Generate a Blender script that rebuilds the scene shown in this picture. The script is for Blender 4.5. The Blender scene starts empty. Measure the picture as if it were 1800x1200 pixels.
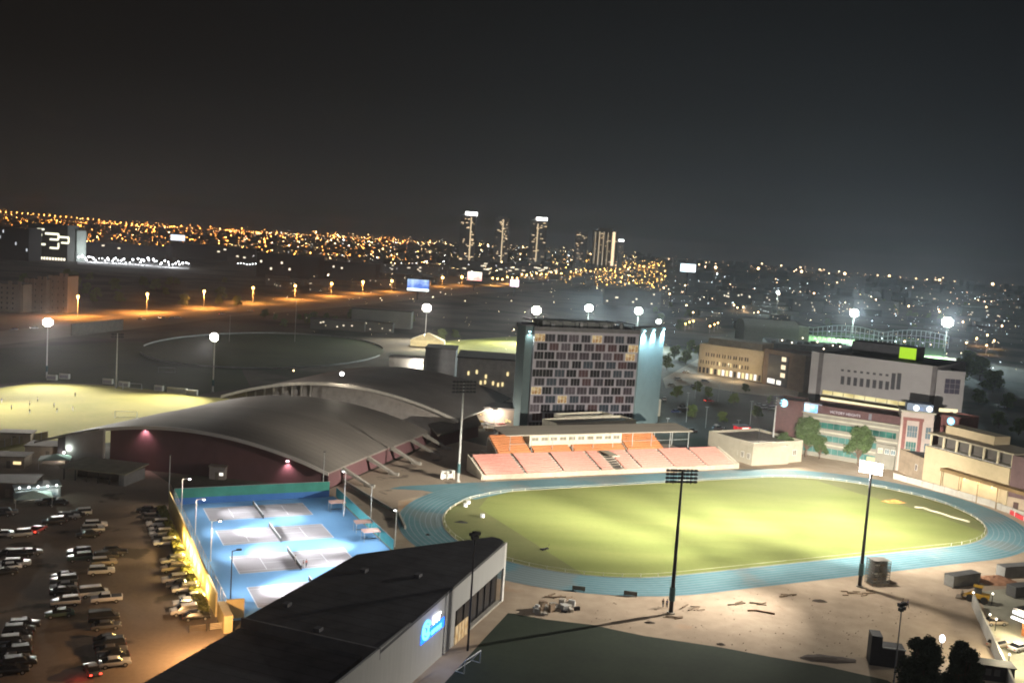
import bpy, bmesh, math, random
from mathutils import Vector, Matrix, noise as mnoise
random.seed(7)
S = bpy.context.scene
COL = S.collection
PI = math.pi
R = math.radians
# ------------------------------------------------------------------ camera
CAM_H, PITCH, ROLL, FPX = 66.82, 0.09416, 0.06591, 1705.6      # metres, rad, rad, focal in pixels of a 1800 wide frame
cd = bpy.data.cameras.new('camera'); cam = bpy.data.objects.new('camera', cd); COL.objects.link(cam)
cam.location = (0, 0, CAM_H)
cam.rotation_euler = (Matrix.Rotation(PI/2 - PITCH, 3, 'X') @ Matrix.Rotation(ROLL, 3, 'Z')).to_euler()
cd.sensor_width = 36; cd.lens = FPX/1800*36; cd.clip_start = 0.5; cd.clip_end = 30000
S.camera = cam
# ------------------------------------------------------------------ world: night sky lit by the city
W = bpy.data.worlds.new('World'); S.world = W; W.use_nodes = True
nt = W.node_tree; nt.nodes.clear()
def wn(t, **k):
    n = nt.nodes.new(t)
    for a, b in k.items(): setattr(n, a, b)
    return n
out = wn('ShaderNodeOutputWorld')
bg_sky = wn('ShaderNodeBackground'); sky = wn('ShaderNodeTexSky', sky_type='NISHITA', sun_disc=False)
sky.sun_elevation = R(-9); sky.sun_rotation = R(200)
nt.links.new(sky.outputs[0], bg_sky.inputs[0]); bg_sky.inputs[1].default_value = 0.05
bg_glow = wn('ShaderNodeBackground'); bg_glow.inputs[1].default_value = 0.76
tc = wn('ShaderNodeTexCoord'); sep = wn('ShaderNodeSeparateXYZ'); nt.links.new(tc.outputs['Generated'], sep.inputs[0])
ramp = wn('ShaderNodeValToRGB'); nt.links.new(sep.outputs['Z'], ramp.inputs[0])
er = ramp.color_ramp; er.elements[0].position = 0.0; er.elements[0].color = (0.036, 0.034, 0.032, 1)
er.elements[1].position = 1.0; er.elements[1].color = (0.004, 0.004, 0.004, 1)
for p, c in ((0.03, (0.0235, 0.0228, 0.0225)), (0.085, (0.0130, 0.0128, 0.0130)), (0.15, (0.0072, 0.0069, 0.0070)), (0.24, (0.0045, 0.0043, 0.0044))):
    e = er.elements.new(p); e.color = (*c, 1)
# bluish air over the lit sports grounds to the right, brownish over the city to the left
mx = wn('ShaderNodeMapRange'); nt.links.new(sep.outputs['X'], mx.inputs[0])
mx.inputs[1].default_value = -0.45; mx.inputs[2].default_value = 0.5; mx.inputs[3].default_value = 0; mx.inputs[4].default_value = 1
tint = wn('ShaderNodeValToRGB'); nt.links.new(mx.outputs[0], tint.inputs[0])
te = tint.color_ramp; te.elements[0].color = (1.08, 0.92, 0.76, 1); te.elements[1].color = (1.0, 1.10, 1.34, 1)
e = te.elements.new(0.5); e.color = (1.0, 1.0, 1.0, 1)
mul = wn('ShaderNodeMixRGB', blend_type='MULTIPLY'); mul.inputs[0].default_value = 1
nt.links.new(ramp.outputs[0], mul.inputs[1]); nt.links.new(tint.outputs[0], mul.inputs[2])
nt.links.new(mul.outputs[0], bg_glow.inputs[0])
add = wn('ShaderNodeAddShader'); nt.links.new(bg_sky.outputs[0], add.inputs[0]); nt.links.new(bg_glow.outputs[0], add.inputs[1])
nt.links.new(add.outputs[0], out.inputs[0])
# ------------------------------------------------------------------ very weak fill sun, added to lift the dark roofs and ground; exposure
sl = bpy.data.lights.new('fill_sun', 'SUN'); sl.energy = 0.2; sl.angle = R(12); sl.color = (0.92, 0.93, 1.0)
so = bpy.data.objects.new('fill_sun', sl); COL.objects.link(so); so.rotation_euler = (R(38), R(12), 0); so.location = (0, 0, 500)
S.view_settings.view_transform = 'Standard'; S.view_settings.look = 'None'; S.view_settings.gamma = 1; S.view_settings.exposure = 0.2
S.render.engine = 'CYCLES'
S.cycles.use_denoising = True
try: S.cycles.denoiser = 'OPENIMAGEDENOISE'
except Exception: pass
S.cycles.max_bounces = 5; S.cycles.diffuse_bounces = 2; S.cycles.glossy_bounces = 2; S.cycles.transmission_bounces = 3
S.cycles.volume_bounces = 0; S.cycles.transparent_max_bounces = 6
S.cycles.sample_clamp_indirect = 3; S.cycles.caustics_reflective = False; S.cycles.caustics_refractive = False
S.cycles.filter_width = 1.9
S.render.film_transparent = False
# ------------------------------------------------------------------ picture -> place helpers (used once, to survey where things stand)
_cp, _sp, _cr, _sr = math.cos(PITCH), math.sin(PITCH), math.cos(ROLL), math.sin(ROLL)
def ray(px, py):
    x = (px-900)/FPX; y = -(py-600)/FPX
    X = _cr*x - _sr*y; Y = _sr*x + _cr*y
    return Vector((X, _cp + Y*_sp, -_sp + Y*_cp))
def at(px, py, z=0.0):
    d = ray(px, py); t = (z-CAM_H)/d.z
    return Vector((d.x*t, d.y*t, z))
def at_d(px, py, dist):
    d = ray(px, py); t = dist/d.y
    return Vector((d.x*t, d.y*t, CAM_H + d.z*t))
def proj(p):
    X, D, Y = p[0], p[1]*_cp - (p[2]-CAM_H)*_sp, p[1]*_sp + (p[2]-CAM_H)*_cp
    X /= D; Y /= D
    return 900 + FPX*(_cr*X + _sr*Y), 600 - FPX*(-_sr*X + _cr*Y)
def zy(x, y, py):
    lo, hi = -5.0, 400.0
    for _ in range(60):
        m = (lo+hi)/2
        if proj((x, y, m))[1] > py: lo = m
        else: hi = m
    return (lo+hi)/2
def onface(P0, ang, px, py, off=0.0):
    """where a sight line meets the vertical plane through P0 along ang (deg): distance along it and height"""
    a = R(ang); d = ray(px, py); n = Vector((-math.sin(a), math.cos(a)))
    q = Vector((P0[0], P0[1])) + n*off
    t = (q.x*n.x + q.y*n.y)/(d.x*n.x + d.y*n.y)
    h = Vector((d.x*t, d.y*t)) - q
    return h.x*math.cos(a) + h.y*math.sin(a), CAM_H + d.z*t
# site grid: the running track's own axes
TC = Vector((60.107, 252.896)); TA = 0.45441
_tu = Vector((math.cos(TA), math.sin(TA))); _tv = Vector((-math.sin(TA), math.cos(TA)))
def uv(u, v, z=0.0):
    q = TC + _tu*u + _tv*v
    return Vector((q.x, q.y, z))
TADEG = math.degrees(TA)
# ------------------------------------------------------------------ mesh builder
class MB:
    def __init__(s): s.v = []; s.f = []
    def add(s, vs, fs):
        n = len(s.v); s.v += [tuple(q) for q in vs]; s.f += [tuple(n+i for i in f) for f in fs]; return s
    def box(s, x0, x1, y0, y1, z0, z1):
        return s.add([(x0,y0,z0),(x1,y0,z0),(x1,y1,z0),(x0,y1,z0),(x0,y0,z1),(x1,y0,z1),(x1,y1,z1),(x0,y1,z1)],
                     [(3,2,1,0),(4,5,6,7),(0,1,5,4),(1,2,6,5),(2,3,7,6),(3,0,4,7)])
    def prism(s, poly, z0, z1):
        n = len(poly)
        vs = [(p[0],p[1],z0) for p in poly] + [(p[0],p[1],z1) for p in poly]
        return s.add(vs, [tuple(range(n-1,-1,-1)), tuple(range(n,2*n))] + [(i,(i+1)%n,n+(i+1)%n,n+i) for i in range(n)])
    def sheet(s, poly, z):
        return s.add([(p[0],p[1],z) for p in poly], [tuple(range(len(poly)))])
    def extr_y(s, prof, y0, y1):            # profile in x,z swept along y
        n = len(prof)
        vs = [(p[0],y0,p[1]) for p in prof] + [(p[0],y1,p[1]) for p in prof]
        return s.add(vs, [tuple(range(n)), tuple(range(2*n-1,n-1,-1))] + [(i,n+i,n+(i+1)%n,(i+1)%n) for i in range(n)])
    def extr_x(s, prof, x0, x1):            # profile in y,z swept along x
        n = len(prof)
        vs = [(x0,p[0],p[1]) for p in prof] + [(x1,p[0],p[1]) for p in prof]
        return s.add(vs, [tuple(range(n-1,-1,-1)), tuple(range(n,2*n))] + [(i,(i+1)%n,n+(i+1)%n,n+i) for i in range(n)])
    def tube(s, a, b, r0, r1=None, n=8):
        a = Vector(a); b = Vector(b); r1 = r0 if r1 is None else r1
        d = (b-a).normalized(); up = Vector((0,0,1)) if abs(d.z) < .95 else Vector((1,0,0))
        x = d.cross(up).normalized(); y = d.cross(x)
        vs = []
        for c, r in ((a,r0),(b,r1)):
            for i in range(n):
                t = 2*PI*i/n; vs.append(c + x*math.cos(t)*r + y*math.sin(t)*r)
        return s.add(vs, [tuple(range(n)), tuple(range(2*n-1,n-1,-1))] + [(i,n+i,n+(i+1)%n,(i+1)%n) for i in range(n)])
    def ball(s, c, r, nu=10, nv=6, sz=1.0):
        vs = [(c[0],c[1],c[2]-r*sz)]
        for j in range(1,nv):
            p = -PI/2 + PI*j/nv
            for i in range(nu):
                t = 2*PI*i/nu; vs.append((c[0]+r*math.cos(p)*math.cos(t), c[1]+r*math.cos(p)*math.sin(t), c[2]+r*sz*math.sin(p)))
        vs.append((c[0],c[1],c[2]+r*sz)); L = len(vs)-1
        fs = [(0,1+(i+1)%nu,1+i) for i in range(nu)]
        for j in range(nv-2):
            for i in range(nu):
                a = 1+j*nu; fs.append((a+i,a+(i+1)%nu,a+nu+(i+1)%nu,a+nu+i))
        a = 1+(nv-2)*nu
        fs += [(a+i,a+(i+1)%nu,L) for i in range(nu)]
        return s.add(vs, fs)
    def octa(s, c, r):
        x,y,z = c
        return s.add([(x+r,y,z),(x-r,y,z),(x,y+r,z),(x,y-r,z),(x,y,z+r),(x,y,z-r)],
                     [(0,2,4),(2,1,4),(1,3,4),(3,0,4),(2,0,5),(1,2,5),(3,1,5),(0,3,5)])
    def xf(s, loc=(0,0,0), rz=0.0):
        c, q = math.cos(rz), math.sin(rz)
        s.v = [(c*x-q*y+loc[0], q*x+c*y+loc[1], z+loc[2]) for x,y,z in s.v]; return s
    def mesh(s, name, mat=None, smooth=False):
        me = bpy.data.meshes.new(name); me.from_pydata(s.v, [], s.f); me.validate()
        bm = bmesh.new(); bm.from_mesh(me)
        if len(bm.faces) < 60000: bmesh.ops.recalc_face_normals(bm, faces=bm.faces)
        bm.to_mesh(me); bm.free()
        if mat: me.materials.append(mat)
        if smooth: me.shade_smooth()
        return me
    def build(s, name, mat=None, parent=None, smooth=False):
        o = bpy.data.objects.new(name, s.mesh(name, mat, smooth)); COL.objects.link(o)
        if parent: o.parent = parent
        return o
def tag(o, label, cat, group=None):
    o['label'] = label; o['category'] = cat
    if group: o['group'] = group
    return o
def struct(o): o['kind'] = 'structure'; return o
def stuff(o): o['kind'] = 'stuff'; return o
def thing(name, label, cat, loc=(0,0,0), rz=0.0, group=None):
    o = bpy.data.objects.new(name, None); COL.objects.link(o); o.empty_display_size = 1
    o.location = loc; o.rotation_euler = (0,0,rz)
    return tag(o, label, cat, group)
def kids(o): return [c for c in list(bpy.data.objects) if c.parent == o]
def dup(root, loc, rz, label=None, group=None, scale=None, mats=None):
    """a copy of a thing with copies of its parts and sub-parts"""
    r = root.copy(); COL.objects.link(r); r.location = loc; r.rotation_euler = (0,0,rz)
    if scale: r.scale = (scale,)*3 if not hasattr(scale,'__len__') else scale
    if label: r['label'] = label
    if group: r['group'] = group
    for ch in root.children:
        c = ch.copy(); COL.objects.link(c); c.parent = r
        if mats and ch.name.split('.')[0] in mats and c.material_slots:
            c.material_slots[0].link = 'OBJECT'; c.material_slots[0].material = mats[ch.name.split('.')[0]]
        for g in ch.children:
            d = g.copy(); COL.objects.link(d); d.parent = c
    return r
# ------------------------------------------------------------------ materials
MATS = {}
def M(name, col, rough=.75, var=.18, scale=.4, metal=0.0, bump=0.0, stretch=None, spec=.3, detail=5):
    if name in MATS: return MATS[name]
    m = bpy.data.materials.new(name); m.use_nodes = True; t = m.node_tree; b = t.nodes['Principled BSDF']
    b.inputs['Roughness'].default_value = rough; b.inputs['Metallic'].default_value = metal
    b.inputs['Specular IOR Level'].default_value = spec
    tcn = t.nodes.new('ShaderNodeTexCoord'); no = t.nodes.new('ShaderNodeTexNoise')
    no.inputs['Scale'].default_value = scale; no.inputs['Detail'].default_value = detail; no.inputs['Roughness'].default_value = .62
    if stretch:
        mp = t.nodes.new('ShaderNodeMapping'); mp.inputs['Scale'].default_value = stretch
        t.links.new(tcn.outputs['Object'], mp.inputs[0]); t.links.new(mp.outputs[0], no.inputs['Vector'])
    else: t.links.new(tcn.outputs['Object'], no.inputs['Vector'])
    r = t.nodes.new('ShaderNodeValToRGB'); t.links.new(no.outputs['Fac'], r.inputs[0])
    r.color_ramp.elements[0].position = .3; r.color_ramp.elements[1].position = .7
    r.color_ramp.elements[0].color = tuple(max(0,c*(1-var)) for c in col[:3]) + (1,)
    r.color_ramp.elements[1].color = tuple(min(1,c*(1+var)) for c in col[:3]) + (1,)
    t.links.new(r.outputs[0], b.inputs['Base Color'])
    if bump:
        bp = t.nodes.new('ShaderNodeBump'); bp.inputs['Strength'].default_value = bump; bp.inputs['Distance'].default_value = .1
        t.links.new(no.outputs['Fac'], bp.inputs['Height']); t.links.new(bp.outputs[0], b.inputs['Normal'])
    MATS[name] = m
    return m
def ground_mat(name, cols, scale=.03, fine=.8, rough=.95, stretch=(1,1,1), rot=0.0, spots=None):
    """two noise scales over three tones; spots = (colour, scale, threshold) of stains with a shape of their own"""
    if name in MATS: return MATS[name]
    m = bpy.data.materials.new(name); m.use_nodes = True; t = m.node_tree; b = t.nodes['Principled BSDF']
    b.inputs['Roughness'].default_value = rough; b.inputs['Specular IOR Level'].default_value = .15
    tcn = t.nodes.new('ShaderNodeTexCoord'); mp = t.nodes.new('ShaderNodeMapping')
    mp.inputs['Scale'].default_value = stretch; mp.inputs['Rotation'].default_value = (0,0,rot)
    t.links.new(tcn.outputs['Object'], mp.inputs[0])
    n1 = t.nodes.new('ShaderNodeTexNoise'); n1.inputs['Scale'].default_value = scale; n1.inputs['Detail'].default_value = 6; n1.inputs['Roughness'].default_value = .6
    n2 = t.nodes.new('ShaderNodeTexNoise'); n2.inputs['Scale'].default_value = fine; n2.inputs['Detail'].default_value = 4
    t.links.new(mp.outputs[0], n1.inputs['Vector']); t.links.new(tcn.outputs['Object'], n2.inputs['Vector'])
    mxn = t.nodes.new('ShaderNodeMath'); mxn.operation = 'MULTIPLY_ADD'; mxn.inputs[1].default_value = .35; 
    t.links.new(n2.outputs['Fac'], mxn.inputs[0])
    sub = t.nodes.new('ShaderNodeMath'); sub.operation = 'SUBTRACT'; sub.inputs[1].default_value = .175
    t.links.new(n1.outputs['Fac'], sub.inputs[0]); t.links.new(sub.outputs[0], mxn.inputs[2])
    r = t.nodes.new('ShaderNodeValToRGB'); t.links.new(mxn.outputs[0], r.inputs[0])
    e = r.color_ramp.elements; e[0].position = .32; e[1].position = .68; e[0].color = (*cols[0],1); e[1].color = (*cols[-1],1)
    if len(cols) > 2: k = e.new(.5); k.color = (*cols[1],1)
    last = r.outputs[0]
    if spots:
        n3 = t.nodes.new('ShaderNodeTexNoise'); n3.inputs['Scale'].default_value = spots[1]; n3.inputs['Detail'].default_value = 7
        t.links.new(tcn.outputs['Object'], n3.inputs['Vector'])
        r3 = t.nodes.new('ShaderNodeValToRGB'); r3.color_ramp.elements[0].position = spots[2]; r3.color_ramp.elements[1].position = min(1, spots[2]+.06)
        r3.color_ramp.elements[0].color = (0,0,0,1); r3.color_ramp.elements[1].color = (1,1,1,1)
        t.links.new(n3.outputs['Fac'], r3.inputs[0])
        mm = t.nodes.new('ShaderNodeMixRGB'); t.links.new(r3.outputs[0], mm.inputs[0]); t.links.new(last, mm.inputs[1]); mm.inputs[2].default_value = (*spots[0],1)
        last = mm.outputs[0]
    t.links.new(last, b.inputs['Base Color'])
    MATS[name] = m
    return m
def E(name, col, strength, sample=False, rand=False, tex=None):
    """something that gives off light; rand: every lamp of a mass its own brightness"""
    if name in MATS: return MATS[name]
    m = bpy.data.materials.new(name); m.use_nodes = True; t = m.node_tree; t.nodes.clear()
    o = t.nodes.new('ShaderNodeOutputMaterial'); e = t.nodes.new('ShaderNodeEmission')
    e.inputs[0].default_value = (*col,1); e.inputs[1].default_value = strength
    if rand:
        g = t.nodes.new('ShaderNodeNewGeometry'); p = t.nodes.new('ShaderNodeMath'); p.operation = 'POWER'; p.inputs[1].default_value = 2.6
        t.links.new(g.outputs['Random Per Island'], p.inputs[0])
        q = t.nodes.new('ShaderNodeMath'); q.operation = 'MULTIPLY_ADD'; q.inputs[1].default_value = strength; q.inputs[2].default_value = strength*.06
        t.links.new(p.outputs[0], q.inputs[0]); t.links.new(q.outputs[0], e.inputs[1])
    if tex:     # uneven light behind a panel: three tones in soft patches
        tcn = t.nodes.new('ShaderNodeTexCoord'); n = t.nodes.new('ShaderNodeTexNoise'); n.inputs['Scale'].default_value = tex[0]; n.inputs['Detail'].default_value = 2
        r = t.nodes.new('ShaderNodeValToRGB'); r.color_ramp.elements[0].position = .38; r.color_ramp.elements[1].position = .62
        r.color_ramp.elements[0].color = (*tex[1],1); r.color_ramp.elements[1].color = (*tex[2],1)
        t.links.new(tcn.outputs['Object'], n.inputs['Vector']); t.links.new(n.outputs['Fac'], r.inputs[0]); t.links.new(r.outputs[0], e.inputs[0])
    t.links.new(e.outputs[0], o.inputs[0])
    m.cycles.emission_sampling = 'AUTO' if sample else 'NONE'
    MATS[name] = m
    return m
def seam(m, period, rot, depth=.10, width=.12):
    """thin dark joints between roof sheets, worked into an existing material"""
    t = m.node_tree; b = t.nodes['Principled BSDF']; src = b.inputs['Base Color'].links[0].from_socket
    tcn = t.nodes.new('ShaderNodeTexCoord'); mp = t.nodes.new('ShaderNodeMapping'); mp.inputs['Rotation'].default_value = (0,0,rot); mp.inputs['Scale'].default_value = (1/period,)*3
    sx = t.nodes.new('ShaderNodeSeparateXYZ'); fr = t.nodes.new('ShaderNodeMath'); fr.operation = 'FRACT'; lt = t.nodes.new('ShaderNodeMath'); lt.operation = 'LESS_THAN'; lt.inputs[1].default_value = width
    mm = t.nodes.new('ShaderNodeMixRGB'); mm.blend_type = 'MULTIPLY'; mm.inputs[2].default_value = (1-depth*3,)*3+(1,)
    t.links.new(tcn.outputs['Object'], mp.inputs[0]); t.links.new(mp.outputs[0], sx.inputs[0]); t.links.new(sx.outputs['X'], fr.inputs[0]); t.links.new(fr.outputs[0], lt.inputs[0])
    t.links.new(lt.outputs[0], mm.inputs[0]); t.links.new(src, mm.inputs[1]); t.links.new(mm.outputs[0], b.inputs['Base Color'])
    return m
def lamp(kind, loc, power, col=(1,1,1), radius=.4, aim=None, cone=100, blend=.5):
    l = bpy.data.lights.new(kind.lower()+'_light', kind); l.energy = power; l.color = col; l.shadow_soft_size = radius
    o = bpy.data.objects.new(kind.lower()+'_light', l); COL.objects.link(o); o.location = loc
    if kind == 'SPOT':
        l.spot_size = R(cone); l.spot_blend = blend
        o.rotation_euler = (Vector(aim)-Vector(loc)).to_track_quat('-Z','Y').to_euler()
    return o
concrete = M('concrete', (.36,.34,.30), .85, .2, .5)
white_paint = M('white_paint', (.72,.71,.67), .7, .1, .6)
cream = M('cream_render', (.62,.57,.46), .8, .12, .5)
metal_dark = M('dark_metal', (.035,.035,.04), .5, .2, 1.5, .4)
metal_light = M('galvanised_metal', (.45,.45,.44), .5, .15, 1.2, .3)
glass_dark = M('dark_glass', (.03,.03,.04), .15, .3, .3, spec=.6)
rubber = M('black_rubber', (.02,.02,.02), .8)
roof_dark = seam(M('dark_roof_membrane', (.075,.075,.082), .8, .3, .22), 2.4, 0, .12, .07)
brick = M('dark_red_brick', (.20,.085,.075), .85, .2, .9)
ORD = ['first','second','third','fourth','fifth','sixth','seventh','eighth','ninth','tenth','eleventh','twelfth','thirteenth','fourteenth','fifteenth','sixteenth','seventeenth','eighteenth','nineteenth','twentieth']
# ================================================================== THE SETTING: ground, roads, fields
def sstep(t): t = max(0, min(1, t)); return t*t*(3-2*t)
def hill(x, y):
    d = math.hypot(x, y)
    k = sstep((d-2300)/3800)
    ang = math.atan2(x, max(1,y))
    amp = 74 + 22*math.sin(ang*5+1.2) - 30*sstep((ang-.12)/.3)
    return k*max(18, amp)*(.85+.3*mnoise.noise(Vector((x*.0006, y*.0006, 3))))
g_ground = ground_mat('desert_ground', [(.055,.05,.042),(.085,.075,.06),(.12,.105,.08)], .02, .5, spots=((.035,.04,.028), .012, .52))
mb = MB()
xs = [-9000,-6000,-4200,-3000,-2200,-1500,-1000,-600,-300,0,300,600,1000,1500,2200,3000,4200,6000,9000]
ys = [-300,0,400,900,1500,2200,2600,3000,3500,4000,4500,5000,5600,6200,7000,8000,9500]
for y in ys:
    for x in xs: mb.v.append((x, y, hill(x, y)))
nx = len(xs)
for j in range(len(ys)-1):
    for i in range(nx-1): mb.f.append((j*nx+i, j*nx+i+1, (j+1)*nx+i+1, (j+1)*nx+i))
struct(mb.build('ground', g_ground))
def patch(name, pts, z, mat, px=True):
    p = [at(*q) for q in pts] if px else pts
    return struct(MB().sheet(p, z).build(name, mat))
g_sand = ground_mat('construction_sand', [(.33,.255,.185),(.43,.335,.245),(.51,.41,.305)], .045, .35, spots=((.40,.26,.165), .05, .62))
g_plaza = ground_mat('plaza_paving', [(.29,.23,.18),(.37,.30,.235)], .06, 1.2, spots=((.17,.135,.11), .12, .60))
g_asphalt = ground_mat('asphalt', [(.05,.043,.037),(.075,.064,.055)], .05, 1.0)
g_carpark = ground_mat('car_park_paving', [(.17,.135,.105),(.24,.19,.15)], .05, 1.4, spots=((.09,.075,.06), .09, .60))
g_turfd = ground_mat('dark_turf', [(.030,.040,.030),(.045,.060,.040)], .06, 1.0)
g_field = ground_mat('pitch_grass', [(.165,.196,.060),(.185,.213,.068),(.207,.230,.076)], .075, .9, stretch=(.35,1.6,1), rot=-.45)
g_dull = ground_mat('worn_grass', [(.135,.15,.062),(.175,.18,.078)], .09, .9)
# sand of the building site between the track and the dark turf
patch('sand_lot', [(640,860),(760,800),(860,790),(1270,790),(1420,780),(1600,800),(1690,830),(1900,930),(2350,1010),(2500,1330),(1770,1330),(1560,1196),(1450,1170),(1350,1153),(1267,1137),(1133,1117),(1037,1097),(960,1088),(893,1077),(850,1123),(790,1190),(700,1290),(560,1290),(640,1000)], .012, g_sand)
patch('plaza', [(560,868),(600,850),(720,800),(775,765),(880,760),(905,800),(850,848),(700,880),(690,1010),(640,1010)], .024, g_plaza)
patch('dark_turf', [(893,1077),(960,1088),(1037,1097),(1133,1117),(1267,1137),(1350,1153),(1450,1170),(1560,1195),(1700,1290),(1650,1400),(800,1400),(740,1290),(800,1180),(850,1123)], .024, g_turfd)
patch('car_park', [(-250,870),(60,800),(240,812),(300,850),(330,930),(360,1010),(392,1100),(420,1170),(330,1330),(-200,1400)], .016, g_carpark)
# running track
TL, TR0, TR1 = 42.195, 36.5, 47.3
def stad(r, n=40, z=0):
    p = []
    for i in range(n+1):
        t = -PI/2 + PI*i/n; p.append(uv(TL + r*math.cos(t), r*math.sin(t), z))
    for i in range(n+1):
        t = PI/2 + PI*i/n; p.append(uv(-TL + r*math.cos(t), r*math.sin(t), z))
    return p
def ring(name, r0, r1, z, mat, n=40):
    a, b = stad(r0, n, z), stad(r1, n, z); k = len(a)
    return struct(MB().add(a+b, [(i,(i+1)%k,k+(i+1)%k,k+i) for i in range(k)]).build(name, mat))
g_track = ground_mat('blue_running_track', [(.095,.19,.22),(.118,.23,.268),(.14,.262,.305)], .05, .7, spots=((.175,.225,.235), .04, .54))
ring('running_track', TR0, TR1, .05, g_track)
patch('sprint_chute', [uv(-44,37,0),uv(-44,47.3,0),uv(-75,47.3,0),uv(-79,45.2,0),uv(-70.6,41.8,0),uv(-60,30,0)], .046, g_track, px=False)
lane_m = M('lane_paint', (.26,.33,.355), .7, .1, .3)
k = 9
mb = MB()
for i in range(k):
    r = TR0 + .12 + i*(TR1-TR0-.3)/(k-1)
    a, b = stad(r-.075, 40, .054), stad(r+.075, 40, .054); q = len(a)
    mb.add(a+b, [(j,(j+1)%q,q+(j+1)%q,q+j) for j in range(q)])
struct(mb.build('track_lane_lines', lane_m))
o = struct(MB().sheet(stad(TR0), .03).build('infield', g_dull))
patch('football_field', [uv(-61.5,-30.4),uv(-56,-34.5),uv(-42,-36.3),uv(57.5,-36.3),uv(63,-29.5),uv(64,-10),uv(60,12),uv(58.5,29.5),uv(44,35.8),uv(-42,35.8),uv(-54,33.8),uv(-62.5,22)], .034, g_field, px=False)
# track kerb: pale inner kerb standing a little proud
a, b = stad(TR0-.28), stad(TR0)
q = len(a); mb = MB()
mb.add([(p.x,p.y,.02) for p in a]+[(p.x,p.y,.02) for p in b]+[(p.x,p.y,.13) for p in a]+[(p.x,p.y,.13) for p in b],
       [f for j in range(q) for f in ((2*q+j,2*q+(j+1)%q,3*q+(j+1)%q,3*q+j),(j,(j+1)%q,2*q+(j+1)%q,2*q+j),(q+(j+1)%q,q+j,3*q+j,3*q+(j+1)%q))])
struct(mb.build('track_kerb', M('kerb_paint', (.30,.29,.23), .8)))
# tennis courts
g_court = ground_mat('blue_court', [(.19,.40,.66),(.23,.44,.70)], .06, 1.0)
g_courtg = ground_mat('grey_court', [(.41,.375,.385),(.47,.43,.44)], .09, 1.0)
CU0, CU1 = -129.0, -105.0
CV = [(25.2,36.1),(6.4,17.3),(-12.2,-1.3),(-30.9,-20.0)]
patch('tennis_surround', [uv(-135.5,-35.5),uv(-95.5,-35.5),uv(-95.5,40.5),uv(-135.5,40.5)], .03, g_court, px=False)
line_m = M('white_line_paint', (.8,.8,.8), .6, .05)
lines = MB()
def seg(u0,v0,u1,v1,w=.07,z=.042):
    d = Vector((u1-u0, v1-v0)).normalized(); n = Vector((-d.y,d.x))*w
    lines.sheet([uv(u0-n.x,v0-n.y), uv(u1-n.x,v1-n.y), uv(u1+n.x,v1+n.y), uv(u0+n.x,v0+n.y)], z)
for v0, v1 in CV:
    patch('tennis_court', [uv(CU0,v0),uv(CU1,v0),uv(CU1,v1),uv(CU0,v1)], .036, g_courtg, px=False)
    um = (CU0+CU1)/2; vm = (v0+v1)/2
    for q in ((CU0,v0,CU1,v0),(CU0,v1,CU1,v1),(CU0,v0+1.37,CU1,v0+1.37),(CU0,v1-1.37,CU1,v1-1.37),(um-6.4,vm,um+6.4,vm)): seg(*q)
    for u_ in (CU0,CU1): seg(u_,v0,u_,v1,.09)
    for u_ in (um-6.4,um+6.4): seg(u_,v0+1.37,u_,v1-1.37)
struct(lines.build('court_lines', line_m))
# football pitch to the left and the oval beyond it
g_pitchl = ground_mat('left_pitch_grass', [(.21,.195,.055),(.28,.245,.075)], .05, .8)
patch('training_pitch', [(-330,700),(0,682),(60,672),(170,676),(260,684),(345,696),(420,702),(380,760),(60,790),(-100,870),(-330,880)], .02, g_pitchl)
g_fargrass = ground_mat('far_grass', [(.035,.05,.028),(.055,.075,.038)], .02, .6)
patch('dark_practice_field', [(-200,625),(0,612),(240,600),(420,640),(440,680),(345,694),(170,674),(60,670),(-200,690)], .016, g_fargrass)
def ellipse_px(cx, cy, rx, ry, n=48): return [(cx+rx*math.cos(2*PI*i/n), cy+ry*math.sin(2*PI*i/n)) for i in range(n)]
patch('cricket_oval', ellipse_px(460,617,215,31), .028, g_fargrass)
ov = ellipse_px(460,617,215,31)
patch('hotel_side_pitch', [(770,600),(890,592),(1010,590),(1010,625),(800,622)], .02, ground_mat('lit_far_grass', [(.20,.21,.05),(.25,.25,.07)], .03, .6))
patch('far_green_pitch', [(1385,600),(1440,582),(1660,598),(1665,640),(1600,660),(1400,640)], .02, ground_mat('lit_far_grass_green', [(.10,.20,.07),(.14,.26,.09)], .03, .6))
# highway, its slip road, the streets to the right
hw = ground_mat('highway_asphalt', [(.14,.12,.10),(.19,.165,.14)], .02, .5)
patch('highway', [(-60,588),(0,582),(167,563),(220,553),(400,541),(600,524),(760,510),(850,503),(960,497),(1060,488),(1120,480),(1170,470),(1195,466),(1185,472),(1110,492),(1050,500),(960,510),(850,516),(760,523),(600,540),(400,557),(220,580),(0,606),(-60,614)], .02, hw)
patch('cross_highway', [(1100,482),(1250,482),(1400,489),(1560,500),(1900,532),(1900,540),(1560,507),(1400,496),(1250,489),(1120,489)], .03, hw)
patch('street', [(1640,720),(1700,742),(1800,800),(1900,862),(1900,900),(1790,830),(1690,772),(1640,745)], .02, g_asphalt)
patch('central_car_park', [(1165,672),(1230,660),(1400,695),(1420,730),(1420,790),(1290,785),(1240,770),(1170,735)], .02, g_asphalt)
patch('school_forecourt', [(1165,665),(1228,630),(1240,655),(1405,688),(1400,702),(1300,690),(1215,676),(1170,682)], .026, ground_mat('forecourt_paving', [(.24,.2,.16),(.32,.27,.22)], .08, .8))
patch('east_forecourt', [(1720,1040),(1800,1030),(1960,1050),(1990,1300),(1790,1260),(1772,1190)], .022, ground_mat('pale_forecourt', [(.32,.31,.24),(.42,.40,.31)], .2, 1.2))
patch('back_street', [(800,770),(900,745),(975,735),(990,745),(900,765),(880,790)], .03, g_asphalt)
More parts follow.
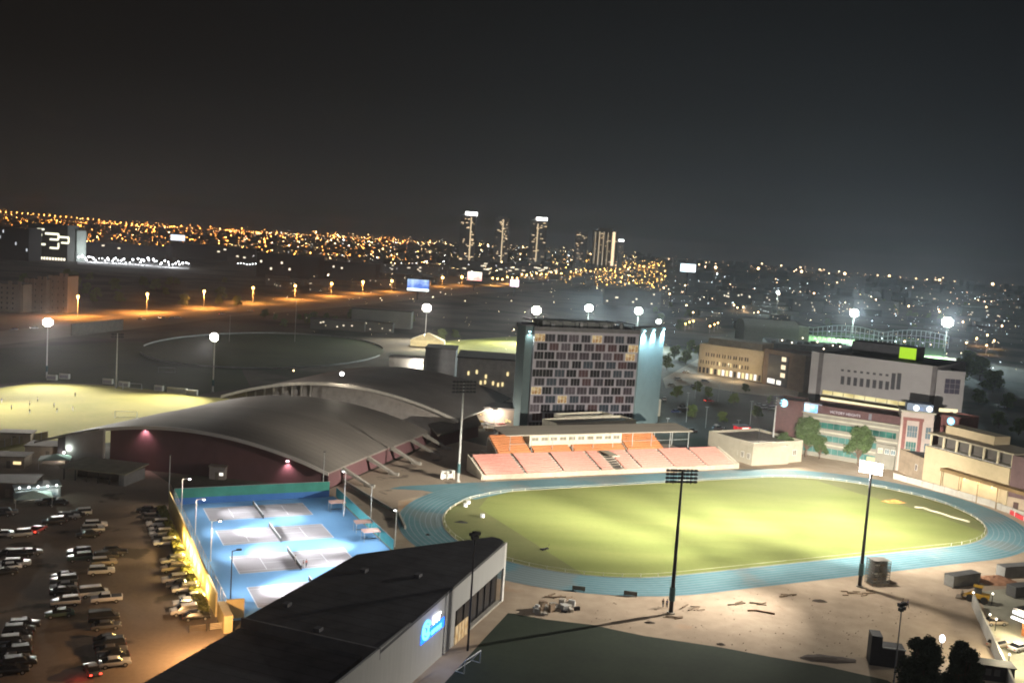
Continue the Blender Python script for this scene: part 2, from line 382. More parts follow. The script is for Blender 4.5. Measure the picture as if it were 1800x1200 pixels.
# ================================================================== BUILDINGS
lit_warm = E('lit_window_warm', (1.0,.78,.38), 1.1)
lit_yellow = E('lit_strip_yellow', (1.0,.86,.45), 1.15)
lit_white = E('lit_window_white', (1.0,.95,.85), 1.3)
lit_cyan = E('lit_sign_cyan', (.30,.75,1.0), 2.2)
lit_white2 = E('bright_white_lamp', (1.0,.97,.92), 9.0)
pink_lamp = E('pink_wall_lamp', (1.0,.62,.66), 6.0)
class Face:
    def __init__(s, P0, P1=None, ang=None):
        s.P = Vector((P0[0], P0[1])); s.ang = ang if ang is not None else math.degrees(math.atan2(P1[1]-P0[1], P1[0]-P0[0]))
        s.L = (Vector((P1[0], P1[1]))-s.P).length if P1 is not None else None
    def q(s, px, py, off=0.0): return onface(s.P, s.ang, px, py, off)
    def x(s, px, py): return s.q(px, py)[0]
    def z(s, x, py):
        a = R(s.ang); return zy(s.P.x + x*math.cos(a), s.P.y + x*math.sin(a), py)
    def thing(s, name, label, cat, group=None): return thing(name, label, cat, (s.P.x, s.P.y, 0), R(s.ang), group)
def walls(x0, x1, y0, y1, z0, z1, t=.3, parapet=.7, roof_z=None):
    """a closed block with a parapet standing round a sunken roof"""
    m = MB(); zr = z1-parapet
    m.box(x0, x1, y0, y1, z0, zr)
    m.box(x0, x1, y0, y0+t, zr, z1); m.box(x0, x1, y1-t, y1, zr, z1)
    m.box(x0, x0+t, y0+t, y1-t, zr, z1); m.box(x1-t, x1, y0+t, y1-t, zr, z1)
    return m
WIN = {}
def window(parent, x, z, w, h, y=0.0, pane=None, frame=None, nx=2, nz=1, label=None):
    """frame standing proud of the wall with one pane sheet behind its bars"""
    key = (round(w,2), round(h,2), nx, nz)
    if key not in WIN:
        f = MB(); b = .09
        f.box(-w/2,w/2,-.10,.02,-h/2,-h/2+b); f.box(-w/2,w/2,-.10,.02,h/2-b,h/2)
        f.box(-w/2,-w/2+b,-.10,.02,-h/2+b,h/2-b); f.box(w/2-b,w/2,-.10,.02,-h/2+b,h/2-b)
        for i in range(1,nx): xx = -w/2 + w*i/nx; f.box(xx-b/2,xx+b/2,-.08,.015,-h/2+b,h/2-b)
        for i in range(1,nz): zz = -h/2 + h*i/nz; f.box(-w/2+b,w/2-b,-.07,.012,zz-b/2,zz+b/2)
        p = MB().box(-w/2+.04,w/2-.04,-.045,.01,-h/2+.04,h/2-.04)
        WIN[key] = (f.mesh('window'), p.mesh('pane'))
        WIN[key][0].materials.append(white_paint); WIN[key][1].materials.append(glass_dark)
    o = bpy.data.objects.new('window', WIN[key][0]); COL.objects.link(o); o.parent = parent; o.location = (x, y, z)
    if frame: o.material_slots[0].link = 'OBJECT'; o.material_slots[0].material = frame
    g = bpy.data.objects.new('pane', WIN[key][1]); COL.objects.link(g); g.parent = o
    if pane: g.material_slots[0].link = 'OBJECT'; g.material_slots[0].material = pane
    if label: o['label'] = label
    return o
# ------------------------------------------------------------------ the big vaulted sports hall
hallroof = seam(M('hall_roof_sheet', (.175,.156,.14), .7, .16, .08, stretch=(.3,1.0,1)), 3.0, R(-73), .07, .10)
maroon = M('maroon_cladding', (.095,.045,.05), .8, .10, .3)
fascia_m = M('hall_fascia', (.40,.37,.34), .7, .1, .3)
A = at(578,830,4.6); Bh = at(60,776,5.3); AX = Vector((math.cos(R(73)), math.sin(R(73)), 0))
def hp(s, t, dz=0.0, za=12.9):
    p = A + (Vector((Bh.x,Bh.y,A.z))-A)*s + AX*t
    p.z = 4.6 + .7*s + (za-4.95)*(1-(2*s-1)**2) + dz
    return p
hall = thing('sports_hall', 'long low sports hall under a wide shallow vaulted grey roof', 'sports hall', (A.x, A.y, 0))
def loc(o, p): return Vector((p[0]-o.location.x, p[1]-o.location.y, p[2]))
def vault(o, name, s0, s1, t0, t1, dz, mat, n=40, th=.45, za=12.9, hpf=hp):
    m = MB(); k = n+1
    for d in (0, -th):
        for t in (t0, t1):
            for i in range(k): m.v.append(tuple(loc(o, hpf(s0+(s1-s0)*i/n, t, dz+d, za))))
    for i in range(n):
        m.f += [(i,i+1,k+i+1,k+i), (2*k+i+1,2*k+i,3*k+i,3*k+i+1), (i+1,i,2*k+i,2*k+i+1), (k+i,k+i+1,3*k+i+1,3*k+i)]
    m.f += [(0,k,3*k,2*k), (n,2*k+n,3*k+n,k+n)]
    return m.build(name, mat, o)
vault(hall, 'roof', 0, 1, 0, 39.0, 0, hallroof); vault(hall, 'roof', 0, 1, 40.2, 71, -.35, hallroof)
vault(hall, 'roof_gutter', 0.002, .998, 39.0, 40.2, -1.0, M('gutter_dark', (.06,.055,.05), .8))
vault(hall, 'roof_fascia', 0, .77, -.5, 0, .05, fascia_m, th=.9)
# front walls stand back under the arch
def arch_wall(name, s0, s1, t, mat, top=-.7, th=.4):
    m = MB(); n = 24
    for d in (0, th):
        for i in range(n+1):
            s = s0+(s1-s0)*i/n; p = hp(s, t+d); m.v.append(tuple(loc(hall,(p.x,p.y,0))))
        for i in range(n+1):
            s = s0+(s1-s0)*i/n; p = hp(s, t+d, top); m.v.append(tuple(loc(hall,p)))
    k = n+1
    for i in range(n):
        m.f += [(i,i+1,k+i+1,k+i), (2*k+i+1,2*k+i,3*k+i,3*k+i+1), (k+i,k+i+1,3*k+i+1,3*k+i)]
    m.f += [(0,k,3*k,2*k),(n,2*k+n,3*k+n,k+n)]
    return m.build(name, mat, hall)
arch_wall('front_wall', .015, .745, 1.2, maroon)
w_ = arch_wall('front_wall', .755, .885, -.6, M('grey_render', (.24,.21,.205), .85, .12, .3), top=-.5); w_['label'] = 'grey rendered end of the front wall'
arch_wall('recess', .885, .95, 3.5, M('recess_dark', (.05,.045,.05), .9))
p = hp(.75, -.75); MB().box(-.22,.22,-.22,.22,0,p.z-.4).xf(loc(hall,(p.x,p.y,0))).build('column', fascia_m, hall)
# side wall with sloping buttresses
m = MB(); a0, a1 = hp(0.004, .6), hp(0.004, 70)
m.add([loc(hall,(a0.x,a0.y,0)),loc(hall,(a1.x,a1.y,0)),loc(hall,(a1.x,a1.y,4.15)),loc(hall,(a0.x,a0.y,4.15))],[(0,1,2,3)])
m.v += [(x-.4,y+.1,z) for x,y,z in m.v[:4]]; m.f += [(7,6,5,4),(3,2,6,7),(0,3,7,4),(2,1,5,6)]
m.build('side_wall', maroon, hall)
OUTW = Vector((AX.y, -AX.x, 0))
for t in (8, 24, 40.5, 55.5, 66):
    p = hp(0.0, t); q = p + OUTW*9.5
    m = MB(); n_ = AX*.55
    pr = [(p - OUTW*.1 + Vector((0,0,-.25))), (p + OUTW*.6 + Vector((0,0,-.25))), Vector((q.x+OUTW.x*.6,q.y+OUTW.y*.6,.0)), Vector((q.x-OUTW.x*.4,q.y-OUTW.y*.4,.0)), (p - OUTW*.1 + Vector((0,0,-1.1)))]
    vs = [loc(hall, v-n_) for v in pr] + [loc(hall, v+n_) for v in pr]
    m.add(vs, [(4,3,2,1,0),(5,6,7,8,9)] + [(i,(i+1)%5,5+(i+1)%5,5+i) for i in range(5)])
    m.build('buttress', M('buttress_grey',(.23,.215,.19),.85,.2,.5), hall)
    mm = MB(); c_ = q - OUTW*1.2
    mm.box(-1.6,1.6,-.35,.35,0,.9).xf(loc(hall,(c_.x,c_.y,0)), math.atan2(OUTW.y,OUTW.x)).build('footing', MATS['buttress_grey'], hall)
# wall lamps washing the cladding pink
for px, py in ((252,750),(503,809)):
    P_ = hp(0,.0); s_, z_ = onface((A.x,A.y), math.degrees(math.atan2(Bh.y-A.y,Bh.x-A.x)), px, py)
    w = (Vector((Bh.x-A.x,Bh.y-A.y,0))).normalized(); L_ = Vector((A.x,A.y,0)) + w*s_ + AX*.75
    m = MB().box(-.35,.35,-.25,.25,-.2,.12); m.xf(loc(hall,(L_.x,L_.y,z_-.3)), math.atan2(w.y,w.x))
    m.build('wall_lamp', pink_lamp, hall)
    lamp('SPOT', (L_.x-AX.x*.5, L_.y-AX.y*.5, z_-.6), 2600, (1,.60,.66), .15, (L_.x+AX.x*.8, L_.y+AX.y*.8, z_-6), 110, .9)
# canopy wing at the far end of the side wall
m = MB(); pts = [at(752,744,5.2), at(838,729,5.2), at(846,745,4.6), at(768,764,4.6)]
wing = thing('entrance_canopy', 'dark flat canopy at the far corner of the sports hall', 'canopy', (pts[3].x, pts[3].y, 0))
m.add([loc(wing,v) for v in pts] + [loc(wing,v)-Vector((0,0,.5)) for v in pts], [(0,1,2,3),(7,6,5,4),(0,4,5,1),(1,5,6,2),(2,6,7,3),(3,7,4,0)]); m.build('roof', M('canopy_dark', (.10,.085,.075), .8), wing)
c4 = [(v.x*.9+sum(w.x for w in pts)/4*.1, v.y*.9+sum(w.y for w in pts)/4*.1) for v in pts]
m = MB().prism([(x-wing.location.x, y-wing.location.y) for x,y in c4], 0, 4.2); m.build('wall', maroon, wing)
# second vault behind with a bright fascia
A2 = hp(-.06, 84); B2 = hp(1.02, 92)
def hp2(s, t, dz=0.0, za=15.0):
    p = Vector((A2.x,A2.y,0)) + (Vector((B2.x,B2.y,0))-Vector((A2.x,A2.y,0)))*s + AX*t
    p.z = 6.5 + (za-6.5)*(1-(2*s-1)**2) + dz
    return p
rear = thing('rear_hall', 'second vaulted grey hall directly behind the sports hall, bright lamp at its eave', 'sports hall', (A2.x, A2.y, 0))
vault(rear, 'roof', 0, 1, 0, 62, 0, seam(M('rear_roof_sheet', (.165,.148,.138), .75, .16, .07), 3.0, R(-73), .07, .10), za=15, hpf=hp2)
vault(rear, 'roof_fascia', 0, 1, -.6, 0, .25, M('rear_fascia', (.46,.43,.38), .7), th=1.0, za=15, hpf=hp2)
m = MB(); n = 30
for d in (0,.4):
    for i in range(n+1): p = hp2(.02+.96*i/n, 2+d); m.v.append(tuple(loc(rear,(p.x,p.y,0))))
    for i in range(n+1): p = hp2(.02+.96*i/n, 2+d, -.6); m.v.append(tuple(loc(rear,p)))
k = n+1
for i in range(n): m.f += [(i,i+1,k+i+1,k+i),(2*k+i+1,2*k+i,3*k+i,3*k+i+1),(k+i,k+i+1,3*k+i+1,3*k+i)]
m.build('front_wall', M('rear_wall', (.30,.27,.25), .85), rear)
for s_ in (.62,.66,.70,.74,.78,.82,.86,.90):
    p = hp2(s_, 1.0); MB().box(-.3,.3,-.25,.25,0,p.z-.8).xf(loc(rear,(p.x,p.y,0))).build('column', fascia_m, rear)
for (px,py,r_) in ((601,657,.75),(516,651,.3)):
    q = hp2(.4 if px > 560 else .56, -1.0); s_, z_ = onface((A2.x-AX.x*1.2,A2.y-AX.y*1.2), math.degrees(math.atan2(B2.y-A2.y,B2.x-A2.x)), px, py)
    w = (Vector((B2.x-A2.x,B2.y-A2.y,0))).normalized(); L_ = Vector((A2.x,A2.y,0)) - AX*1.2 + w*s_
    MB().ball((0,0,0), r_, 10, 6).xf(loc(rear,(L_.x,L_.y,z_))).build('wall_lamp', lit_white2 if px > 560 else E('warm_eave_lamp',(1,.75,.4),5), rear)
    lamp('POINT', (L_.x-AX.x*1.2, L_.y-AX.y*1.2, z_-.2), 2500 if px > 560 else 900, (1,.88,.7), .3)
# ------------------------------------------------------------------ dark roofed gym in the foreground
NE = at(885,1055); FANG = 70.2
fg = Face((NE.x, NE.y), ang=FANG)
fit = thing('gym_building', 'foreground building with a large dark roof, pale side wall and glowing blue sign', 'building', (NE.x, NE.y, 0), R(FANG))
gwall = M('pale_metal_cladding', (.42,.42,.41), .65, .07, .5, stretch=(4,.2,.2))
xs_, zs_ = fg.q(668,1143); zn = fg.q(890,950)[1]
pL = at(628,968,zn-.4); Rt = Matrix.Rotation(-R(FANG),3,'Z')
lf = Rt @ (pL - NE); lnear = Rt @ (at(425,1088,zs_) - NE)
def rz_(x): return zn + (zs_-zn)*(x/xs_)          # the roof falls gently towards the viewer
wedge = MB()
poly = [(xs_,0),(-3.2,0),(-1.2,.7),(-.2,2.2),(0.3,4.0),(lf.x,lf.y),(lnear.x,lnear.y),(xs_,lnear.y*.985)]
poly = [(xs_,0),(-2.6,0),(-.9,.5),(0,1.6),(0.4,3.2),(lf.x,lf.y),(lnear.x,lnear.y)]
k = len(poly)
wedge.add([(x,y,rz_(x)) for x,y in poly]+[(x,y,rz_(x)-.5) for x,y in poly], [tuple(range(k)),tuple(range(2*k-1,k-1,-1))]+[(i,(i+1)%k,k+(i+1)%k,k+i) for i in range(k)])
wedge.build('roof', roof_dark, fit)
# near wing of the roof one step lower
nb = [(xs_-.3,2.6),(lnear.x-.3,lnear.y+.2),(lnear.x-46,lnear.y+1.0),(xs_-46,3.2)]
nz = MB(); zl = rz_(xs_)-1.2
nz.add([(x,y,zl-(.02*(xs_-x))) for x,y in nb]+[(x,y,0) for x,y in nb], [(0,1,2,3),(7,6,5,4)]+[(i,(i+1)%4,4+(i+1)%4,4+i) for i in range(4)])
o = nz.build('near_wing', roof_dark, fit)
pc = MB(); d_ = Vector((lnear.x-xs_, lnear.y)).normalized(); n_ = Vector((d_.y,-d_.x))*.22
q4 = [(xs_-n_.x,0.02-n_.y),(xs_+n_.x,0.02+n_.y),(lnear.x+n_.x,lnear.y+n_.y),(lnear.x-n_.x,lnear.y-n_.y)]
pc.prism(q4, zl-.2, rz_(xs_)+.32); pc.build('step_parapet', M('parapet_grey', (.14,.14,.145), .7), fit)
# side wall: cladding above and left of a recessed dark glazed gallery
xa, za_ = fg.q(806,1068); xb = fg.q(797,1140)[0]; xtop, ztop = fg.q(884,997)
def strip(x0, x1, zf0, zf1, y0=0.02, y1=.38):
    m = MB(); m.add([(x0,y0,zf0(x0)),(x1,y0,zf0(x1)),(x1,y0,zf1(x1)),(x0,y0,zf1(x0)),(x0,y1,zf0(x0)),(x1,y1,zf0(x1)),(x1,y1,zf1(x1)),(x0,y1,zf1(x0))],
        [(3,2,1,0)[::-1],(4,5,6,7)[::-1],(0,1,5,4)[::-1],(1,2,6,5)[::-1],(2,3,7,6)[::-1],(3,0,4,7)[::-1]]); return m
zg = lambda x: ztop - .2 + (za_-ztop)*min(1,max(0,x/xa))
z0 = lambda x: 0.0
top_ = lambda x: rz_(x)-.5
strip(xs_-40, xb, z0, lambda x: rz_(max(x,xs_))-.5 ).build('side_wall', gwall, fit)
strip(xb, -1.0, zg, top_).build('side_wall', gwall, fit)
strip(-1.0, 0, z0, top_).build('corner_pier', white_paint, fit)
strip(xb+.1, -1.05, z0, zg, 1.2, 1.5).build('glazed_gallery', M('gallery_glass', (.035,.033,.036), .25, .3, .3), fit)
for i in range(1,7):
    xx = xb + (-1.0-xb)*i/7; MB().box(xx-.07,xx+.07,1.0,1.2,0,zg(xx)).build('mullion', metal_dark, fit)
MB().box(xb,-1.0,.05,.9,0,.35).build('base_kerb', concrete, fit)
dx0, dx1 = fg.x(797,1140)+.2, fg.x(820,1118)
strip(dx0, dx1, z0, lambda x: 3.1, -.06, .02).build('lit_door', E('warm_door_light', (1.0,.68,.34), .62, tex=(.9,(1,.74,.42),(.8,.5,.22))), fit)
for f_ in (0,.25,.5,.75,1): xx = dx0+(dx1-dx0)*f_; MB().box(xx-.06,xx+.06,-.12,-.06,0,3.1).build('door_post', M('door_wood',(.3,.2,.1)), fit)
# far end wall and left wall carry the roof
MB().prism([(0,1.7),(lf.x-.4,lf.y-.5),(lf.x-.8,lf.y-.9),(-.4,1.7)], 0, zn-1.0).build('end_wall', gwall, fit)
MB().prism([(lf.x-.6,lf.y-.6),(lnear.x+.3,lnear.y-.6),(lnear.x+.3,lnear.y-.9),(lf.x-.6,lf.y-.9)], 0, zs_-1.2).build('back_wall', gwall, fit)
MB().box(xs_-.05,xs_+.25,.3,2.7,0,zl+.3).build('return_wall', M('bluish_render', (.12,.14,.22), .7), fit)
for (px,py) in ((505,1050),(640,1000),(560,1090),(735,1010)):     # small ducts and hatches on the roof
    h_ = at(px,py,(zn+zs_)/2+.4); l_ = Rt @ (h_-NE); MB().box(l_.x-.6,l_.x+.6,l_.y-.5,l_.y+.5,rz_(l_.x)-.02,rz_(l_.x)+.55).build('roof_hatch', M('hatch_grey',(.10,.10,.11),.7), fit)
def text_mesh(s, size, name, mat, parent, locn, depth=.05, bold=0.0, rot=(PI/2,0,0), sx=1.0):
    cu = bpy.data.curves.new(name, 'FONT'); cu.body = s; cu.size = size; cu.extrude = depth; cu.offset = bold; cu.align_x = 'LEFT'
    o = bpy.data.objects.new(name, cu); COL.objects.link(o); dg = bpy.context.evaluated_depsgraph_get()
    me = bpy.data.meshes.new_from_object(o.evaluated_get(dg)); bpy.data.objects.remove(o)
    me.materials.clear(); me.materials.append(mat)
    r = bpy.data.objects.new(name, me); COL.objects.link(r); r.parent = parent; r.location = locn; r.rotation_euler = rot; r.scale = (sx,1,1)
    return r
# the sign: swirl roundel, a short white word and a longer blue word under it
sx0, sz0 = fg.q(741,1114); sx1, sz1 = fg.q(780,1078)
sgn = thing('wall_sign', 'glowing blue and white lettered sign with round swirl emblem on pale wall', 'sign', (NE.x, NE.y, 0), R(FANG))
blue1 = E('sign_blue', (.02,.16,1.0), 3.0); blue2 = E('sign_light_blue', (.12,.50,1.0), 3.2); swhite = E('sign_white', (.92,.95,1.0), 5.0)
sw = sx1-sx0; zc = (sz0+sz1)/2
def ringm(cx, cz, r0, r1, a0=0, a1=360, y0=-.22, y1=-.06, n=24):
    m = MB(); k = n+1
    for y in (y0,y1):
        for r in (r0,r1):
            for i in range(k): t = R(a0+(a1-a0)*i/n); m.v.append((cx+r*math.cos(t), y, cz+r*math.sin(t)))
    for i in range(n): m.f += [(i,i+1,k+i+1,k+i),(2*k+i+1,2*k+i,3*k+i,3*k+i+1),(i,2*k+i,2*k+i+1,i+1),(k+i+1,3*k+i+1,3*k+i,k+i)]
    m.f += [(0,k,3*k,2*k),(n,2*k+n,3*k+n,k+n)]
    return m
er_ = sw*.19
ringm(sx0+er_, zc-.1, er_*.72, er_, 20, 330).build('emblem_ring', blue2, sgn)
ringm(sx0+er_, zc-.1, er_*.30, er_*.55, 150, 480).build('emblem_swirl', blue2, sgn)
MB().box(sx0-.25,sx1+.25,-.06,-.02,zc-er_-.35,zc-er_*.2).build('back_tray', blue1, sgn)
text_mesh('FIT', er_*1.05, 'letters', swhite, sgn, (sx0+er_*2.35,-.2,zc+.05), bold=.05, sx=1.35)
text_mesh('REPUBLIK', er_*.62, 'letters', blue2, sgn, (sx0+er_*2.1,-.2,zc-er_*.95), bold=.03, sx=.92)
sp = Vector((NE.x,NE.y,0)) + Matrix.Rotation(R(FANG),3,'Z') @ Vector(((sx0+sx1)/2,-1.6,zc))
lamp('POINT', sp, 160, (.12,.25,1), .6)
# ------------------------------------------------------------------ hotel with chequered windows
hP0 = at(928,757); hA = 22.0
hf = Face((hP0.x,hP0.y), ang=hA)
hotel = hf.thing('hotel', 'tall slab hotel with chequered rows of dark windows and pale blue lit end walls', 'hotel')
hw_ = hf.x(1112,735); hz_ = hf.z(0,581); hd = 17.0
lav = M('lavender_render', (.31,.29,.32), .8, .08, .4)
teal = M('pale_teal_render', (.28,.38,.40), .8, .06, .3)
walls(0, hw_, 0, hd, 0, hz_, parapet=1.0).build('wall', lav, hotel)
rows, cols = 11, 9
fh = hz_/(rows+.35); cw = hw_/cols
tints = [M('dark_window_a',(.022,.02,.028),.3,.2), M('dark_window_b',(.04,.03,.04),.3,.2), M('dark_window_c',(.03,.04,.055),.3,.2), M('dark_window_d',(.06,.03,.034),.3,.2), M('curtain_mauve',(.075,.06,.075),.6,.5,1.4), M('curtain_grey',(.10,.095,.095),.6,.5,1.2), M('dark_window_e',(.014,.014,.018),.2,.2)]
for r_ in range(rows):
    for c_ in range(cols):
        off = .20*cw if r_ % 2 else -.20*cw
        x_ = (c_+.5)*cw + off*.9
        x_ = min(max(x_, cw*.44), hw_-cw*.44)
        n_ = random.random(); pane = tints[random.choice((0,0,0,1,1,1,2,2,3,3,4,6,6,6))]
        lit = (r_,c_) in ((10,5),(9,8),(8,8),(10,0),(3,2),(4,0))
        window(hotel, x_+random.uniform(-.12,.12), (r_+.60)*fh, cw*random.choice((.87,.87,.80)), fh*.88, 0, E('hotel_room_light',(1,.70,.34),.55,tex=(.7,(1,.78,.42),(.45,.22,.08))) if lit else pane, lav if not lit else None, 3, 1, 'lit hotel window' if lit else None)
MB().box(.2,hw_-.2,-.05,.08,fh*.02,fh*.16).build('plinth', M('plinth_purple',(.2,.16,.24)), hotel)
# roof: dark parapet storey, frames and plant
m = walls(-.3, hw_+.3, -.3, hd+.3, hz_, hz_+1.6, parapet=.5); m.build('parapet', M('parapet_dark',(.11,.105,.11),.8), hotel)
MB().box(5,hw_-9,4.5,hd-3,hz_+1.0,hz_+3.6).build('plant_room', M('plant_grey',(.15,.155,.15),.8), hotel)
for i in range(9):
    x_ = 1.5 + i*(hw_-3)/8
    MB().box(x_-.1,x_+.1,1.0,hd-1,hz_+3.3,hz_+3.55).build('roof_beam', metal_dark, hotel)
    MB().box(x_-.1,x_+.1,1.0,1.2,hz_+1.1,hz_+3.3).build('roof_post', metal_dark, hotel)
for x_,y_,w_,h_ in ((8,3,1.6,1.4),(20,3,1.2,2.2),(30,3.5,2,1.6),(37,2.5,1,2.8)):
    MB().box(x_,x_+w_,y_,y_+1.4,hz_+1.1,hz_+1.1+h_).build('air_unit', M('unit_grey',(.28,.28,.28)), hotel)
# end slabs turned outwards
a_ = R(38); l0 = (hw_+.35, -.4)
rs = Face((0,0), ang=hA+38); c0 = Vector((hP0.x,hP0.y)) + Vector((math.cos(R(hA))*l0[0]-math.sin(R(hA))*l0[1], math.sin(R(hA))*l0[0]+math.cos(R(hA))*l0[1]))
rs = Face(c0, ang=hA+38); sl_ = rs.x(1163,650); zs2 = rs.z(0,578)
q4 = [(l0[0],l0[1]),(l0[0]+sl_*math.cos(a_),l0[1]+sl_*math.sin(a_)),(l0[0]+sl_*math.cos(a_)-1.6*math.sin(a_),l0[1]+sl_*math.sin(a_)+1.6*math.cos(a_)),(l0[0]-1.6*math.sin(a_)-.3,l0[1]+5)]
MB().prism(q4, 0, zs2).build('end_wall', teal, hotel)
MB().prism([(x,y) for x,y in q4], zs2, zs2+.5).build('end_wall_cap', M('cap_dark',(.12,.12,.13)), hotel)
lx0 = hf.x(918,700)
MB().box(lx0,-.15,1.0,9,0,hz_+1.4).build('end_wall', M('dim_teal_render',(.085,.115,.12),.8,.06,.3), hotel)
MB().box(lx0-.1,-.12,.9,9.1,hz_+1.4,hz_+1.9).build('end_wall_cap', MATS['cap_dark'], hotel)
def hl(x,y,z): return Vector((hP0.x,hP0.y,0)) + Matrix.Rotation(R(hA),3,'Z') @ Vector((x,y,z))
cy_l = E('cyan_wall_washer', (.55,.9,1.0), 8)
for f_ in (.12,.5,.92):
    x_, y_ = l0[0]+sl_*f_*math.cos(a_)+.55*math.sin(a_), l0[1]+sl_*f_*math.sin(a_)-.55*math.cos(a_)
    MB().box(-.5,.5,-.18,.18,-.15,.15).xf((x_,y_,zs2-.9), a_).build('wall_washer', cy_l, hotel)
    lamp('SPOT', hl(x_+.5*math.sin(a_),y_-.5*math.cos(a_),zs2-1.2), 26000, (.55,.88,1.0), .3, hl(x_-.3*math.sin(a_), y_+.3*math.cos(a_), zs2-16), 120, .9)
MB().box(-.4,.4,-.15,.15,-.12,.12).xf((lx0*.5,.75,hz_-.5)).build('wall_washer', cy_l, hotel)
lamp('SPOT', hl(lx0*.5,.1,hz_-.8), 2500, (.75,.95,.9), .3, hl(lx0*.5,1.2,hz_-14), 120, .9)
# podium terraces in front of the hotel
def block(name, label, cat, b0, b1, top, depth, wall, roof=None, group=None, base=0.0, parapet=.6, wins=None, pane=None, P0=None, P1=None, z1=None):
    p0 = at(*b0) if P0 is None else P0; p1 = at(*b1) if P1 is None else P1
    f = Face(p0, p1); t = f.thing(name, label, cat, group)
    z = f.z(0, top) if z1 is None else z1
    walls(0, f.L, 0, depth, base, z, parapet=parapet).build('wall', wall, t)
    if roof: MB().box(.32, f.L-.32, .32, depth-.32, z-parapet, z-parapet+.06).build('roof', roof, t)
    if wins:
        n, nr, wf, hf_ = wins[:4]
        for j in range(nr):
            for i in range(n):
                pm = pane
                if isinstance(pane, (list,tuple)): pm = random.choice(pane)
                window(t, f.L*(i+.5)/n, z*(j+.55)/nr if nr > 1 else z*.5, f.L/n*wf, z/nr*hf_, 0, pm, wall)
    return t, f, z
gravel_roof = M('gravel_roof', (.20,.185,.16), .9, .25, .5)
block('hotel_podium', 'long low cream podium terrace in front of the hotel', 'building', (976,789), (1115,780), 744, 9, cream, gravel_roof, parapet=.9)
block('roof_terrace', 'narrow cream upper terrace at the foot of the chequered hotel', 'building', (990,775), (1075,770), 732, 7, cream, gravel_roof, parapet=.9)
block('gatehouse', 'small cream gatehouse beside the blue lit end of the hotel', 'building', (1130,735), (1160,731), 705, 8, cream, gravel_roof)
# ------------------------------------------------------------------ grandstand
gs0, gs1 = at(848,843), at(1297,823)
gf = Face(gs0, gs1); GL = gf.L
stand = gf.thing('grandstand', 'open grandstand with faded pink and orange seating under a thin flat roof', 'grandstand')
m = MB(); n = 9; TD = 11.5
for i in range(n): m.box(0, GL, i*TD/n, (i+1)*TD/n if i < n-1 else TD, 0, 1.0 + i*.40)
m.box(8, GL-13, TD, TD+10, 0, 4.0)
m.build('terrace', M('terrace_concrete', (.42,.36,.30), .85, .12, .4), stand)
pink = M('faded_pink_seats', (.56,.255,.21), .7, .12, 1.5); orange = M('orange_seats', (.56,.215,.085), .7, .12, 1.5)
cuts = [gf.x(px,py) for px,py in ((858,838),(925,833),(992,828),(1057,825),(1082,824),(1098,823),(1130,822),(1187,818),(1243,816),(1294,814))]
cuts[0] = .6; cuts[-1] = GL-.6
for a_,b_ in zip(cuts[:-1], cuts[1:]):
    if abs(a_-cuts[4]) < .01: continue
    m = MB()
    for i in range(n):
        z = 1.0+i*.40
        m.box(a_+.62, b_-.62, i*TD/n+.35, i*TD/n+.85, z+.002, z+.42); m.box(a_+.62, b_-.62, i*TD/n+.80, i*TD/n+.92, z+.42, z+.78)
    m.build('seat_block', pink, stand)
for c_ in cuts[1:4]+cuts[6:9]:
    m = MB()
    for i in range(n): m.box(c_-.55, c_+.55, i*TD/n+.02, i*TD/n+.55, 1.0+i*.40+.003, 1.2+i*.40)
    m.build('aisle_steps', M('aisle_dark',(.13,.11,.10),.9), stand)
m = MB(); m.box(cuts[4]+.3,cuts[5]-.2,3,TD-.5,4.7,5.0)
m.build('stairway_roof', cream, stand)
m = MB()
for i in range(8): m.box(cuts[4]+.4,cuts[5]-.3, .3+i*1.3, .3+(i+.8)*1.3, 1.2+i*.45, 1.4+i*.45)
m.build('stairway', metal_dark, stand)
MB().box(0,GL,-.25,-.01,0,1.5).build('front_barrier', M('barrier_cream',(.40,.345,.27),.8,.15,.6), stand)
MB().extr_x([(0,0),(TD,0),(TD,5.0),(0,1.7)], -.35, -.02).build('end_wall', cream, stand)
MB().extr_x([(0,0),(TD,0),(TD,5.0),(0,1.7)], GL+.02, GL+.35).build('end_wall', cream, stand)
# upper tiers: tall orange blocks at both ends, low rows with white rooms behind in the middle
def upper(x0, x1, rows_, label=None):
    t = MB(); s_ = MB()
    for i in range(rows_):
        y = TD+.6+i*1.05; z = 4.6+i*.5
        t.box(x0, x1, y, TD+.6+rows_*1.05, z-.6, z)
        s_.box(x0+.3, x1-.3, y+.3, y+.85, z+.002, z+.75)
    t.build('upper_terrace', MATS['terrace_concrete'], stand); s_.build('upper_seat_block', orange, stand)
ul0, ul1 = gf.x(905,803), gf.x(967,800); ur0, ur1 = gf.x(1140,790), gf.x(1206,787)
upper(ul0, ul1, 8); upper(ur0, ur1, 8); upper(ul1+.6, gf.x(1040,797), 3); upper(gf.x(1043,797), ur0-.6, 3)
m = walls(ul1+.6, ur0-.6, TD+3.9, TD+9, 3.9, 9.6, parapet=.3); m.build('press_rooms', M('press_white', (.78,.73,.58), .7, .06), stand)
for i in range(10):
    x_ = ul1+2.5+i*(ur0-ul1-5)/9
    window(stand, x_, 8.2, 2.4, 1.2, TD+3.9, M('press_pane',(.26,.24,.19),.4), cream, 2, 1)
